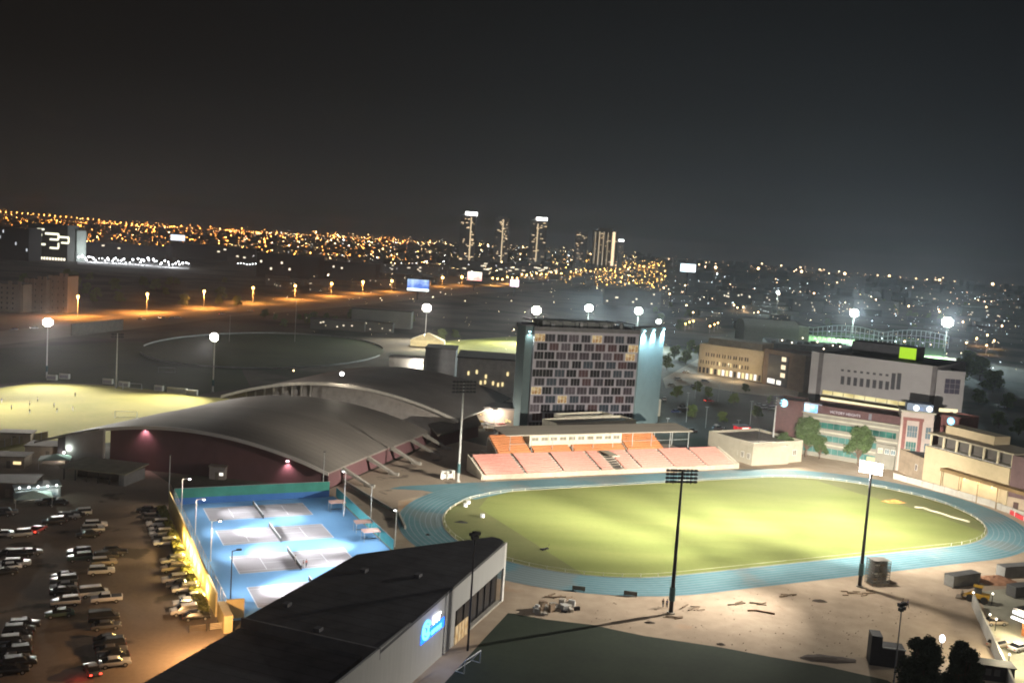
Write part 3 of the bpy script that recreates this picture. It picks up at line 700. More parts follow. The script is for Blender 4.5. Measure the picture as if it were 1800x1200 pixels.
# roof on slim columns
rx0, rx1 = gf.x(872,800)+9, gf.x(1236,785)+5
ry0, ry1 = TD+1.2, TD+12
MB().extr_x([(ry0,9.9),(ry1,10.6),(ry1,10.95),(ry0,10.2)], rx0, rx1).build('roof', M('stand_roof', (.46,.41,.34), .8, .15, .15, stretch=(.3,3,1)), stand)
for i in range(10):
    x_ = rx0+1.5+i*(rx1-rx0-3)/9
    MB().tube((x_,ry0+.4,3.2),(x_,ry0+.4,9.95),.11).build('column', metal_light, stand)
    MB().tube((x_,ry1-1,0),(x_,ry1-1,10.4),.14).build('column', metal_light, stand)
for z_ in (7.3,):
    MB().box(rx0+1.5,rx1-1.5,ry0+.34,ry0+.44,z_,z_+.1).build('rail', metal_light, stand)
# ------------------------------------------------------------------ white clubhouse right of the stand
t, f, z = block('clubhouse', 'flat roofed white clubhouse with shuttered windows at the right end of the grandstand', 'building', (1322,818), (1408,811), 779, 22, M('warm_white_render',(.42,.38,.30),.8,.08), M('club_roof',(.17,.15,.13),.9,.2), parapet=.9)
for px in (1332,1352,1374,1396): window(t, f.x(px,800), z*.45, 1.8, 1.9, 0, M('shutter_beige',(.17,.15,.12)), None, 2, 1)
sf = Face(at(1322,818), at(1266,797)); 
t2, f2, z2 = block('clubhouse_wing', 'lower side wing of the white clubhouse next to the pink seating', 'building', (1267,800), (1321,818.4), 768, 16, MATS['warm_white_render'], MATS['club_roof'], parapet=.9)
for i in range(5): window(t2, f2.L*(i+.6)/5.2, z2*.45, 1.4, 1.9, 0, MATS['shutter_beige'], None, 2, 1)
MB().tube((f.L*.22,3,z-.9),(f.L*.22,3,z+5.2),.12).build('roof_pole', metal_dark, t)
# red tensile kiosk and dark canopy behind it
kx = at(1303,769); rk = thing('red_kiosk', 'glowing red kiosk standing behind the white clubhouse', 'kiosk', (kx.x,kx.y,0), R(TADEG))
MB().box(-2.6,2.6,-2.0,2.0,0,4.6).build('wall', E('red_glow_panel',(1.0,.035,.05),.75, tex=(.5,(1,.05,.06),(.6,.01,.02))), rk)
MB().box(-2.9,2.9,-2.3,2.3,4.6,5.0).build('roof', M('kiosk_roof',(.3,.3,.32)), rk)
MB().box(-1.6,1.6,-2.12,-2.0,3.1,4.3).build('sign_panel', E('kiosk_sign',(1,.45,.38),3.5), rk)
# ------------------------------------------------------------------ grey school, brick building, tower, pavilion on the right
greyw = M('school_grey_render', (.27,.255,.25), .8, .06, .3)
scP = at(1413,766); scA = -40.0
sf_ = Face(scP, ang=scA)
school = sf_.thing('school_building', 'big pale grey school block with slit windows above glowing yellow ribbon windows', 'school')
sL = sf_.x(1642,700); sz_ = sf_.z(0,617)
xk = sf_.x(1438,690)
walls(0, sL, 0, 36, 0, sz_, parapet=.9).build('wall', greyw, school)
MB().box(.4,sL-.4,.4,35.6,sz_-.9,sz_-.82).build('roof', M('school_roof',(.05,.05,.055),.85,.2), school)
MB().box(xk-.9,xk+.9,-.25,.02,0,sz_+.05).build('pilaster', M('pilaster_dark',(.10,.09,.09)), school)
MB().box(sL-1.6,sL,-.25,.02,0,sz_+.05).build('pilaster', MATS['pilaster_dark'], school)
def strip_px(par, f, pts, name, mat, y0=-.06, y1=.02):
    qs = [f.q(*p) for p in pts]
    m = MB(); k = len(qs)
    m.add([(x,y0,z) for x,z in qs]+[(x,y1,z) for x,z in qs], [tuple(range(k)),tuple(range(2*k-1,k-1,-1))]+[(i,k+i,k+(i+1)%k,(i+1)%k) for i in range(k)])
    return m.build(name, mat, par)
def ribbon(par, f, pxa, pxb, pya0, pya1, name, mat, y0=-.06, y1=.02):
    """a horizontal band on a face: heights read at its left end and kept level"""
    x0, za = f.q(pxa, pya0); _, zb = f.q(pxa, pya1); x1 = f.x(pxb, pya0)
    o = MB().box(x0, x1, y0, y1, min(za,zb), max(za,zb)).build(name, mat, par); return x0, x1, min(za,zb), max(za,zb)
warm_panes = E('ribbon_window_light', (1,.85,.42), 1.0, tex=(.12,(1,.88,.48),(.62,.50,.20)))
x0,x1,za,zb = ribbon(school, sf_, 1446, 1602, 685, 692, 'ribbon_window', warm_panes)
for i in range(9): xx = x0+(x1-x0)*i/8; MB().box(xx-.12,xx+.12,-.1,-.06,za,zb).build('mullion', M('mullion_beige',(.35,.3,.2)), school)
ribbon(school, sf_, 1443, 1606, 697.5, 704, 'ribbon_window', E('ribbon_window_bright',(1,.88,.5),1.25))
ribbon(school, sf_, 1443, 1606, 692.5, 697, 'spandrel', M('spandrel_olive',(.16,.14,.08)), -.3)
slit = M('slit_pane',(.05,.05,.055),.3)
for i in range(8):
    px = 1481 + i*11.2
    x_, z_ = sf_.q(px, 650.5+i*1.25); window(school, x_, z_, 1.3, 1.0, 0, slit, greyw, 1, 1)
    x_, z_ = sf_.q(px, 668+i*1.35); window(school, x_, z_, 1.6, 3.4, 0, slit, greyw, 1, 1)
for px in (1570,1580):
    x_, z_ = sf_.q(px, 670); window(school, x_, z_, 1.7, 6.4, 0, slit, greyw, 1, 1)
# right hand return block with one big dark window
rP = Vector((scP.x,scP.y)) + Vector((math.cos(R(scA)),math.sin(R(scA))))*sL
rf_ = Face(rP, ang=-4)
rt = rf_.thing('school_wing', 'grey school wing with one large square dark window', 'school')
rL = rf_.x(1694,690); rz1 = rf_.z(0,650)
walls(.3, rL, .1, 26, 0, rz1, parapet=.9).build('wall', greyw, rt)
MB().box(.7,rL-.4,.5,25.6,rz1-.9,rz1-.82).build('roof', MATS['school_roof'], rt)
xw,zw = rf_.q(1674,679); window(rt, xw, zw, 5.6, 5.6, .1, M('big_dark_pane',(.06,.055,.075),.25), greyw, 3, 3)
ribbon(rt, rf_, 1651, 1684, 717, 723, 'ribbon_window', MATS['ribbon_window_bright'], .0, .12)
# plant storey on the school roof, its end lit lime green
pP = at_d(1495,612,sf_.P.y+8)
ps = thing('roof_plant_house', 'black roof storey on the school with a lime green lit end panel', 'roof house', (scP.x,scP.y,0), R(scA))
def lcl(f, px, py, off): return f.q(px,py,off)
x0,z0_ = sf_.q(1498,600,20); x1,_ = sf_.q(1612,612,20)
MB().box(x0,x1,20,30,sz_-.8,max(z0_,sz_+4.5)).build('wall', M('plant_black',(.045,.045,.05),.85), ps)
zt = max(z0_,sz_+4.5)
MB().box(x1-6.5,x1-.1,19.85,19.99,sz_-.2,zt-.3).build('lit_panel', E('lime_panel',(.50,.85,.04),.8), ps)
# brick building in front
bP0, bP1 = at(1405,797), at(1577,822)
bf = Face(bP0, ang=-33); bf.L = bf.x(1577,800)
bP1 = Vector((bP0.x+bf.L*math.cos(R(bf.ang)), bP0.y+bf.L*math.sin(R(bf.ang)), 0))
brk = bf.thing('brick_building', 'low brick building with green lit glazing and white lettering on its brick frieze', 'building')
bz = bf.z(0,724); bz2 = bf.z(0,709); BD = 17
stone = M('stone_grey',(.18,.168,.138),.8,.1)
walls(0,bf.L,0,BD,0,bz,parapet=.4).build('wall', stone, brk)
walls(.5,bf.L,1.2,BD-.2,bz-.4,bz2,parapet=.5).build('brick_frieze', M('frieze_brick',(.085,.045,.045),.85,.2,.9), brk)
MB().box(-.3,bf.L,-.7,1.0,bz,bz+.35).build('cornice', M('cornice_pale',(.32,.30,.24)), brk)
tealg = E('teal_lit_glass',(.12,.42,.30),.5, tex=(.18,(.16,.55,.40),(.04,.16,.13)))
tealg2 = M('teal_dark_glass',(.05,.13,.12),.25,.3,.4)
fh_ = bz/3.4
for j,(mat) in enumerate((tealg2, tealg2, tealg)):
    MB().box(1.2,bf.L-1.0,-.07,.0,.5+j*fh_+fh_*.25,.5+j*fh_+fh_*.70).build('window_band', mat, brk)
    MB().box(.4,bf.L-.2,-.5,-.02,.5+j*fh_+fh_*.92,.5+j*fh_+fh_*1.04).build('floor_ledge', MATS['cornice_pale'], brk)
    for i in range(14): xx = 1.2+(bf.L-2.2)*(i+.5)/14; MB().box(xx-.06,xx+.06,-.12,-.07,.5+j*fh_+fh_*.25,.5+j*fh_+fh_*.70).build('mullion', M('mullion_grey',(.2,.2,.19)), brk)
bs = bf.thing('wall_lettering', 'white lettering on the dark brick frieze of the brick building', 'sign')
lx, lz = bf.q(1457,727); ft = (bz2-bz)
text_mesh('VICTORY HEIGHTS', ft*.40, 'letters', E('letter_white',(.9,.85,.85),.7), bs, (lx,1.12,bz+ft*.30), depth=.06, sx=1.0)
MB().box(lx+13.4,lx+14.4,1.06,1.18,bz+ft*.15,bz+ft*.85).build('crest', E('crest_white',(.9,.85,.85),.3), bs)
sg = bf.thing('lit_sign_box', 'pale blue lit sign box on the left end of the brick building', 'sign')
a0_,b0_ = bf.q(1412,727); a1_,b1_ = bf.q(1437,712)
MB().box(a0_,a1_,.4,.75,b0_,b1_).build('light_panel', E('sign_pale_blue',(.45,.78,1.0),1.6,tex=(.35,(.75,.92,1),(.2,.5,1))), sg)
MB().box(a0_-.15,a1_+1.4,.42,.9,b1_,b1_+.5).build('sign_hood', M('hood_grey',(.25,.25,.3)), sg)
for kx_ in (.2,.8): MB().box(a0_+(a1_-a0_)*kx_-.06,a0_+(a1_-a0_)*kx_+.06,.5,.62,bz-.2,b0_).build('sign_post', metal_dark, sg)
def roundel(px, py, dist_face, off, r, label, mat=lit_cyan):
    x_, z_ = dist_face.q(px, py, -off)
    o = dist_face.thing('round_sign', label, 'sign', 'round lit signs')
    m = ringm(x_, z_, .05, r*.86, 0, 360, -off-.15, -off, 28); m.build('light_disc', mat, o)
    ringm(x_, z_, r*.86, r, 0, 360, -off-.22, -off, 28).build('rim', M('sign_rim',(.2,.3,.4)), o)
    ringm(x_, z_, r*.28, r*.5, 200, 520, -off-.19, -off-.15, 20).build('emblem', E('roundel_white',(.9,1,1),2.4), o)
    return o
# brick drum left of it with its own round sign, brick annex right
t, f, z = block('brick_annex', 'plain dark brick block behind the trees at the left of the brick building', 'building', (1357,790), (1404,797), 700, 12, M('annex_brick',(.085,.042,.04),.85,.2,.9), roof_dark)
roundel(1378,708,f,.1,1.6,'round pale blue lit sign on the plain brick block left of the trees')
tf = Face(bP1, ang=-17)
tw = tf.thing('corner_tower', 'square corner tower with brick piers and big panes topped by two white lit discs', 'tower')
tL = tf.x(1637,780); tz = tf.z(0,722)
walls(0,tL,-.6,11,0,tz,parapet=.5).build('wall', M('tower_stone',(.40,.33,.29),.8,.1), tw)
pw = tL*.16
for x_ in (tL*.13, tL*.62): MB().box(x_-pw*.35,x_+pw*.35,-.85,-.58,0,tz*.86).build('brick_pier', brick, tw)
MB().box(tL*.06,tL*.70,-.84,-.585,tz*.86,tz*.91).build('brick_lintel', brick, tw)
for j in range(3): window(tw, tL*.375, tz*(.14+.27*j), tL*.32, tz*.20, -.6, [M('tower_pane',(.10,.14,.16),.2), tealg2, MATS['tower_pane']][j], MATS['tower_stone'], 4, 2)
for j in range(3): window(tw, tL*.86, tz*(.14+.27*j), tL*.17, tz*.20, -.6, MATS['tower_pane'], MATS['tower_stone'], 2, 2)
MB().box(-.5,tL+.5,-1.1,11.4,tz,tz+.5).build('cornice', MATS['cornice_pale'], tw)
MB().box(tL*.15,tL*.95,.2,8,tz+.5,tz+3.0).build('crown', M('crown_blue_grey',(.16,.2,.27)), tw)
for px,py in ((1611,717),(1634,719)):
    x_,z_ = tf.q(px,py,-.1); ringm(x_, z_, .04, .95, 0, 360, .02, .18, 24).build('light_disc', E('disc_white',(.80,.92,1.0),2.6), tw)
text_mesh('D', 1.3, 'letters', E('letter_blue',(.2,.4,.9),.8), tw, (tf.q(1611,717,-.1)[0]+1.3,.12,tz+.9))
t, f, z = block('brick_block', 'dark brick block with vertical ribs right of the corner tower', 'building', (1637,812), (1681,822), 726, 12, brick, roof_dark)
for i in range(12): MB().box(f.L*(i+.5)/12-.1,f.L*(i+.5)/12+.1,-.14,0,.5,z-.6).build('rib', M('rib_brick',(.15,.06,.06)), t)
roundel(1672,740,f,.3,1.55,'bright cyan round lit sign right of the corner tower')
# entrance bay between brick building and tower: lit doorway, windows
eb = bf.thing('entrance_bay', 'pale entrance bay with lit doorway left of the corner tower', 'building')
ex0, ez0 = bf.q(1541,775,-1.6); ex1 = bf.x(1574,775)
MB().box(ex0,ex1+.6,-1.6,-.75,0,bz*.55).build('wall', stone, eb)
for j,px in enumerate((1548,1560,1571)): window(eb, bf.q(px,785,-1.6)[0], bz*.40, 1.5, 1.7, -1.6, [lit_warm,MATS['tower_pane'],MATS['tower_pane']][j], None, 2, 1)
MB().box(bf.x(1525,800),bf.x(1541,800),-1.2,-.75,0,3.2).build('lit_doorway', lit_yellow, eb)
# two storey pavilion at the bend of the track
pv0 = at(1620,848); pv1 = at(1767,895)
pf = Face(pv0, pv1)
pav = pf.thing('track_pavilion', 'warm lit two storey pavilion with a row of open bays overlooking the track bend', 'pavilion')
pz = pf.z(0,783); ptan = M('pavilion_tan',(.47,.38,.24),.8,.08)
walls(0,pf.L,0,14,0,pz,parapet=.5).build('lower_storey', ptan, pav)
MB().box(0,pf.L,1.2,13,pz,pz+.25).build('terrace_floor', concrete, pav)
uz = pf.z(0,762)
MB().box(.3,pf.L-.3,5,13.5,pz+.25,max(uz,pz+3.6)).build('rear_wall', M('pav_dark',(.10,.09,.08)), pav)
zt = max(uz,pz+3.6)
for i in range(7):
    x_ = .6+(pf.L-1.2)*i/6; MB().box(x_-.25,x_+.25,1.3,1.8,pz+.25,zt).build('bay_post', M('post_cream',(.55,.48,.33)), pav)
MB().box(-.4,pf.L+.3,.8,14,zt,zt+.45).build('roof', M('pav_roof',(.35,.30,.22)), pav)
MB().box(1,pf.L*.62,7,13.6,zt+.45,zt+3.0).build('upper_block', ptan, pav)
x0 = pf.q(1664,840)[0]; MB().box(x0,pf.L+14,-3.2,-.02,pz*.52,pz*.60).build('awning', M('awning_brown',(.20,.13,.06)), pav)
for i in range(4): x_ = x0+.6+i*7; MB().tube((x_,-3.0,0),(x_,-3.0,pz*.52),.12).build('awning_post', M('awning_brown',(.2,.13,.06)), pav)
for px in (1695,1720,1745): 
    x_ = pf.x(px,850); MB().box(x_-.18,x_+.18,-.3,-.02,pz*.42,pz*.49).build('wall_lamp', E('amber_lamp',(1,.66,.28),3), pav)
    L_ = Vector((pv0.x,pv0.y,0)) + Matrix.Rotation(R(pf.ang),3,'Z') @ Vector((x_,-1.2,pz*.45)); lamp('POINT', L_, 260, (1,.66,.36), .2)
pav2f = Face(at(1769,896), at(1900,925))
pb = pav2f.thing('pavilion_annex', 'dark maroon annex at the right end of the track pavilion with small openings', 'building')
walls(0,22,0,12,0,pav2f.z(0,800),parapet=.5).build('wall', M('annex_maroon',(.12,.075,.075),.8), pb)
MB().box(0,22,-.35,-.02,0,4.2).build('plinth', M('annex_stone',(.36,.28,.2)), pb)
for x_ in (2.5,6.5,10.5): MB().box(x_-.7,x_+.7,-.42,-.34,.4,3.0).build('door', M('annex_door',(.07,.04,.035)), pb)
text_mesh('', .5, 'letters', lit_white, pb, (1,-.1,6)) if False else None
# low stone block between tower and pavilion
t,f,z = block('stone_hut', 'small brown stone block left of the track pavilion', 'building', (1578,828), (1622,848), 788, 8, M('hut_stone',(.32,.25,.18),.85,.2), roof_dark)
window(t, f.L*.7, z*.5, 1.2, 2.0, 0, MATS['annex_door'], None, 1, 1)
# ------------------------------------------------------------------ tan building with lit ground floor, hangar, green court with net arches
tnP0, tnP1 = at(1226,655), at(1338,672)
tnf = Face(tnP0, tnP1)
tan = tnf.thing('tan_office', 'long tan office building with small paired windows and a lit ground floor', 'building')
tanm = M('tan_render',(.42,.35,.255),.85,.08,.3); TZ = tnf.z(0,603)
walls(0,tnf.L,0,24,0,TZ,parapet=.7).build('wall', tanm, tan)
MB().box(3,tnf.L-4,5,20,TZ-.7,TZ+3.6).build('upper_storey', M('tan_upper',(.36,.30,.22),.85), tan)
for j,zf in ((0,.40),(1,.66)):
    for i in range(8 if j else 9):
        x_ = tnf.L*(.06+i*.088) + (3.2 if j else 0)
        for d_ in (-.75,.75): window(tan, x_+d_, TZ*zf, .9, TZ*.13, 0, random.choice((glass_dark,glass_dark,lit_warm) if not j else (glass_dark,)), tanm, 1, 1)
ln = MB()
for i in range(16): x_ = 1.5+i*(tnf.L-3)/15; MB().box(x_-.8,x_+.8,-.08,0,.6,TZ*.22).build('ground_floor_window', random.choice((lit_white,lit_warm,glass_dark)), tan)
lamp('POINT', Vector((tnP0.x,tnP0.y,0)) + Matrix.Rotation(R(tnf.ang),3,'Z') @ Vector((tnf.L*.3,-14,7)), 5500, (1,.8,.5), .6)
lamp('POINT', Vector((tnP0.x,tnP0.y,0)) + Matrix.Rotation(R(tnf.ang),3,'Z') @ Vector((tnf.L*.8,-14,7)), 5500, (1,.8,.5), .6)
gP0, gP1 = at(1340,674), at(1412,690)
gfc = Face(gP0, gP1)
gl = gfc.thing('glass_office', 'dark glazed office bay with a column of lit rooms beside the tan office', 'building')
GZ = gfc.z(0,612); walls(0,gfc.L,-.5,20,0,GZ,parapet=.7).build('wall', M('brown_panel',(.16,.11,.085),.7), gl)
MB().box(gfc.L*.12,gfc.L*.62,-.6,-.51,.5,GZ*.88).build('glazing', M('office_glass',(.03,.028,.045),.5), gl)
for j in range(4):
    x_ = gfc.L*(.50 if j else .42); MB().box(x_-1.7,x_+1.7,-.72,-.61,GZ*(.07+.22*j),GZ*(.07+.22*j)+GZ*.12).build('lit_room', lit_white if j == 0 else E('room_light',(1,.8,.52),1.2), gl)
MB().box(gfc.L*.14,gfc.L*.32,-.72,-.61,GZ*.07,GZ*.2).build('lit_room', lit_white, gl)
hgP0, hgP1 = at(1306,606), at(1402,612)
hgf = Face(hgP0, hgP1)
hg = hgf.thing('hangar_hall', 'pale hall with a rounded roof beside the green floodlit court', 'hall')
HZ_ = hgf.z(0,562); hL = hgf.L
prof = [(0,0),(28,0),(28,HZ_*.7)] + [(14+14*math.cos(R(a)), HZ_*.7+HZ_*.33*math.sin(R(a))) for a in range(15,180,15)] + [(0,HZ_*.7)]
MB().extr_x(prof, 0, hL).build('shell', M('hall_pale',(.42,.41,.34),.8,.08), hg)
MB().box(hL+.05,hL+9,2,24,0,HZ_*.85).build('annex', M('hall_annex',(.48,.46,.36)), hg)
# arched net frames round the far court: one fence of posts and wavy top rails
nf = thing('net_fence', 'tall wavy topped net fence around the green floodlit court', 'fence', tuple(at(1420,600))[:2]+(0,))
netm = M('net_steel',(.75,.8,.78),.6,.1); o0 = nf.location.copy()
net_pts = []
for i in range(31):
    px = 1420+i*8.2; b = at(px, 596+i*.55); hgt = 11+4.5*abs(math.sin(PI*(i/30)*2.0-.15)); net_pts.append((b, hgt))
for i,(b,h) in enumerate(net_pts): MB().tube(tuple(b-o0), (b.x-o0.x,b.y-o0.y,h), .32, n=5).build('post', netm, nf)
for q in (1.0,.66,.33):
    m = MB()
    for (b,h),(c,k) in zip(net_pts[:-1],net_pts[1:]): m.tube((b.x-o0.x,b.y-o0.y,h*q),(c.x-o0.x,c.y-o0.y,k*q),.24,n=4)
    m.build('rail', netm, nf)
# ================================================================== FLOODLIGHT MASTS
lens_lit = E('floodlight_lens', (1.0,.97,.90), 14.0)
lens_far = E('far_floodlight_lens', (.93,1.0,.96), 16.0)
lens_warm = E('warm_floodlight_lens', (1.0,.95,.84), 14.0)
lamp_house = M('lamp_housing',(.04,.04,.045),.6)
HOUSE = MB().extr_x([(-.16,-.30),(.20,-.24),(.20,.24),(-.16,.30)], -.40, .40).mesh('lamp', lamp_house)
HOUSE_S = MB().box(-.40,.40,-.2,.16,-.24,.24).mesh('lamp', lamp_house)
LENS = MB().box(-.40,.40,-.24,-.165,-.29,.29).mesh('lens', lens_lit)
def mast(name, base, top_py, label, face_deg, rows=4, cols=8, lit=None, pole=metal_light, r=.38, sx=1.05, group='floodlight masts', big=1.0, H=None):
    h = zy(base.x, base.y, top_py) if H is None else H
    t = thing(name, label, 'floodlight', (base.x,base.y,base.z), R(face_deg), group)
    head = rows*.95*big
    MB().tube((0,0,0),(0,0,h-.2),r,r*.5,n=10).build('pole', pole, t)
    MB().box(-.55*r/.38,.55*r/.38,-.5*r/.38,.5*r/.38,0,.35).build('base_plate', concrete, t)
    MB().tube((0,0,2.6),(0,0,5.2),r*1.35,r*1.3,n=10).build('control_box', M('box_teal',(.05,.11,.12),.6), t) if rows >= 4 else None
    fr = MB()
    for j in range(rows):
        z = h - head + (j+.5)*.95*big
        fr.box(-cols*sx*big/2, cols*sx*big/2, -.12, -.02, z-.07, z+.07)
    fr.box(-cols*sx*big*.28,-cols*sx*big*.28+.1,-.02,.08,h-head,h); fr.box(cols*sx*big*.28-.1,cols*sx*big*.28,-.02,.08,h-head,h)
    fr.build('crossarm_frame', metal_dark, t)
    for j in range(rows):
        for i in range(cols):
            if rows == 5 and cols == 5 and i in (0,4) and j in (0,4): continue
            o = bpy.data.objects.new('lamp', HOUSE); COL.objects.link(o); o.parent = t
            o.location = ((i+.5-cols/2)*sx*big, -.34, h-head+(j+.5)*.95*big); o.rotation_euler = (R(-22),0,0); o.scale = (big,)*3
            if lit:
                g = bpy.data.objects.new('lens', LENS); COL.objects.link(g); g.parent = o
                if lit is not lens_lit: g.material_slots[0].link = 'OBJECT'; g.material_slots[0].material = lit
    return t, h
mC = at(1179,1078); mR = at(1511,1031)
# lamps look along local -y; the near middle mast faces the field and is switched off
mast('floodlight_mast', mC, 824, 'tall dark unlit floodlight mast at the near edge of the track, lamps seen from behind', 180+TADEG-14, 4, 8, None, metal_dark, .42, big=.76)
tR, hR = mast('floodlight_mast', mR, 811, 'tall lit floodlight mast with a glaring white lamp bank beside the stacked frame', -38, 4, 7, lens_lit, metal_dark, .40, sx=1.0, big=.70)
mFL = at(805,846); mast('floodlight_mast', mFL, 668, 'slim pale floodlight mast at the left end of the grandstand', TADEG, 4, 7, None, metal_light, .36)
mFR = at(1356,800); mast('floodlight_mast', mFR, 694, 'pale floodlight mast in front of the trees right of the clubhouse', TADEG, 4, 5, None, metal_light, .34)
for (bx,by,ty,lit,lab,fa) in ((82,664,562,lens_warm,'lit white floodlight mast at the left edge of the floodlit training pitch',25),(204,681,588,None,'unlit pale floodlight mast behind the middle of the training pitch',25),(374,689,588,lens_warm,'lit floodlight mast at the right end of the training pitch by the sports hall',-15)):
    b = at(bx,by); mast('pitch_floodlight', b, ty-3, lab, fa, 5 if lit else 2, 5 if lit else 4, lit, white_paint, .30, group='training pitch floodlights', big=.75 if lit else 1.2)
# masts of the fields behind the hotel and at the far right court
FARM = []
for (px,py,by,lab,sz) in ((749,541,598,'bright floodlight mast on the far pitch left of the hotel',2.0),(941,545,604,'bright floodlight mast directly above the left end of the hotel roof',2.2),(1033,542,602,'greenish floodlight mast above the middle of the hotel roof',2.0),(1120,547,604,'greenish floodlight mast above the right end of the hotel roof',2.0),
                        (1366,518,552,'small bright floodlight mast far behind the tan office',1.5),(1499,551,598,'brilliant floodlight mast behind the wavy net fence',2.6),(1661,565,628,'brilliant floodlight mast at the right end of the wavy net fence',2.9),(1156,568,612,'small bright floodlight mast by the right corner of the hotel roof',1.2)):
    b = at(px-2,by); t, h = mast('field_floodlight', b, py-7, lab, math.degrees(math.atan2(b.y,b.x))-90, 5, 5, lens_far if px > 1000 else lens_warm, metal_light, .3, group='floodlights of the far pitches', big=sz*.60)
    FARM.append((b, h, px))
# slim unlit poles standing by the hotel forecourt and the street
for i,(bx,by,ty,lab) in enumerate(((937,755,690,'thin grey lamp post left of the chequered hotel'),(518,600,528,'thin dark pole beside the highway near the oval'),(403,600,552,'thin dark pole between the oval and the highway'),(651,915,853,'short grey post on the plaza left of the track'),(567,870,794,'slim grey post at the far right corner of the tennis courts'),(297,870,800,'slim grey post at the far left corner of the tennis courts'))):
    b = at(bx,by); h = zy(b.x,b.y,ty); t = thing('pole', lab, 'pole', tuple(b)); MB().tube((0,0,0),(0,0,h),.14,.09,n=6).build('shaft', metal_light, t); MB().box(-.3,.3,-.12,.12,h-.02,h+.14).build('cap_lamp', lamp_house, t)
# ================================================================== TENNIS: posts, lamps, nets, fences, shades, players
court_lamp = E('court_lamp_light',(1.0,.98,.95),12)
def court_post(base, top, label, lit=True, head=(.9,0)):
    h = zy(base.x, base.y, top); t = thing('court_lamp_post', label, 'lamp post', tuple(base), R(TADEG), 'tennis court lamp posts')
    MB().tube((0,0,0),(0,0,h),.13,.09,n=8).build('pole', white_paint if lit else metal_dark, t)
    MB().tube((0,0,h),(head[0],head[1],h+.15),.07,n=6).build('arm', white_paint if lit else metal_dark, t)
    MB().box(head[0]-.45,head[0]+.45,-.28,.28,h+.10,h+.30).build('lamp_head', lamp_house, t)
    if lit: MB().ball((head[0],head[1],h+.0),.30,8,6,.6).build('lamp_globe', court_lamp, t)
    return Vector((base.x,base.y,h)) + Matrix.Rotation(R(TADEG),3,'Z') @ Vector((head[0],head[1],0))
CL = []
for (bx,by,ty,lit,lab,hd_) in ((319,899,842,True,'lit lamp post on the left side of the tennis courts, farthest of three',(1.6,0)),(343,940,878,True,'lit lamp post on the left side of the tennis courts with a white pole',(1.6,0)),(370,986,916,True,'lit lamp post beside the second and third tennis courts at the hedge side',(1.6,0)),(405,1052,968,False,'dark lamp post at the near left corner of the tennis courts',(1.2,0)),
                        (604,907,828,True,'lit white lamp post on the right side of the tennis courts',(-.6,0)),(694,961,896,True,'white lamp post between the tennis courts and the track',(-.4,0))):
    CL.append((court_post(at(bx,by), ty, lab, lit, hd_), lit))
netmat = M('tennis_net',(.05,.05,.05),.9); net_white = M('net_tape',(.7,.7,.7),.8)
NLAB = ['tennis net on the farthest blue court','tennis net on the second court from the far end','tennis net on the third court where two players stand','tennis net on the nearest court half hidden by the gym roof']
for (v0,v1),lab in zip(CV,NLAB):
    p = uv(-117,(v0+v1)/2); t = thing('tennis_net', lab, 'tennis net', tuple(p), R(TADEG), 'tennis nets')
    L2 = (v1-v0)/2+.9
    MB().box(-.03,.03,-L2,L2,.04,.92).build('mesh_panel', netmat, t); MB().box(-.06,.06,-L2,L2,.92,1.03).build('tape', net_white, t)
    for s_ in (-1,1): MB().tube((0,s_*L2,0),(0,s_*L2,1.1),.07).build('post', metal_dark, t)
green_screen = M('green_windscreen',(.05,.24,.19),.85,.15,.3); blue_low = M('blue_windscreen',(.05,.16,.42),.85,.1,.3)
def screen_fence(name, label, a, b, h, mat, step=3.0, low=None):
    t = thing(name, label, 'fence', tuple(a)); d = (b-a); L = d.length; ang = math.atan2(d.y,d.x); t.rotation_euler = (0,0,ang)
    if low: MB().box(0,L,-.03,.03,.1,low[0]).build('low_screen', low[1], t); MB().box(0,L,-.03,.03,low[0]+.02,h-.1).build('screen', mat, t)
    else: MB().box(0,L,-.03,.03,.1,h-.1).build('screen', mat, t)
    n = max(2,int(L/step))
    for i in range(n+1): MB().tube((L*i/n,.06,0),(L*i/n,.06,h),.05,n=5).build('post', metal_light, t)
    MB().box(0,L,.02,.09,h-.08,h-.02).build('rail', metal_light, t)
    return t
screen_fence('windscreen_fence','green and blue windscreen fence along the far end of the tennis courts', uv(-135.2,40.2), uv(-97,40.2), 4.2, green_screen, low=(1.7,blue_low))
screen_fence('windscreen_fence','teal windscreen fence along the right side of the tennis courts', uv(-95.2,40), uv(-95.2,-6), 2.6, M('teal_windscreen',(.05,.22,.24),.85,.15,.4))
wf_ = thing('wire_fence','tall wire fence on the hedge side of the tennis courts','fence',tuple(uv(-135.4,40)),R(TADEG-90))
MB().box(0,75,-.02,.02,3.9,4.0).build('rail', metal_light, wf_)
for i in range(26): MB().tube((3*i,0,0),(3*i,0,4.0),.05,n=5).build('post', metal_light, wf_)
mm_ = MB()
for z_ in (.5,1.2,1.9,2.6,3.3): mm_.box(0,75,-.012,.012,z_-.012,z_+.012)
mm_.build('wire', metal_light, wf_)
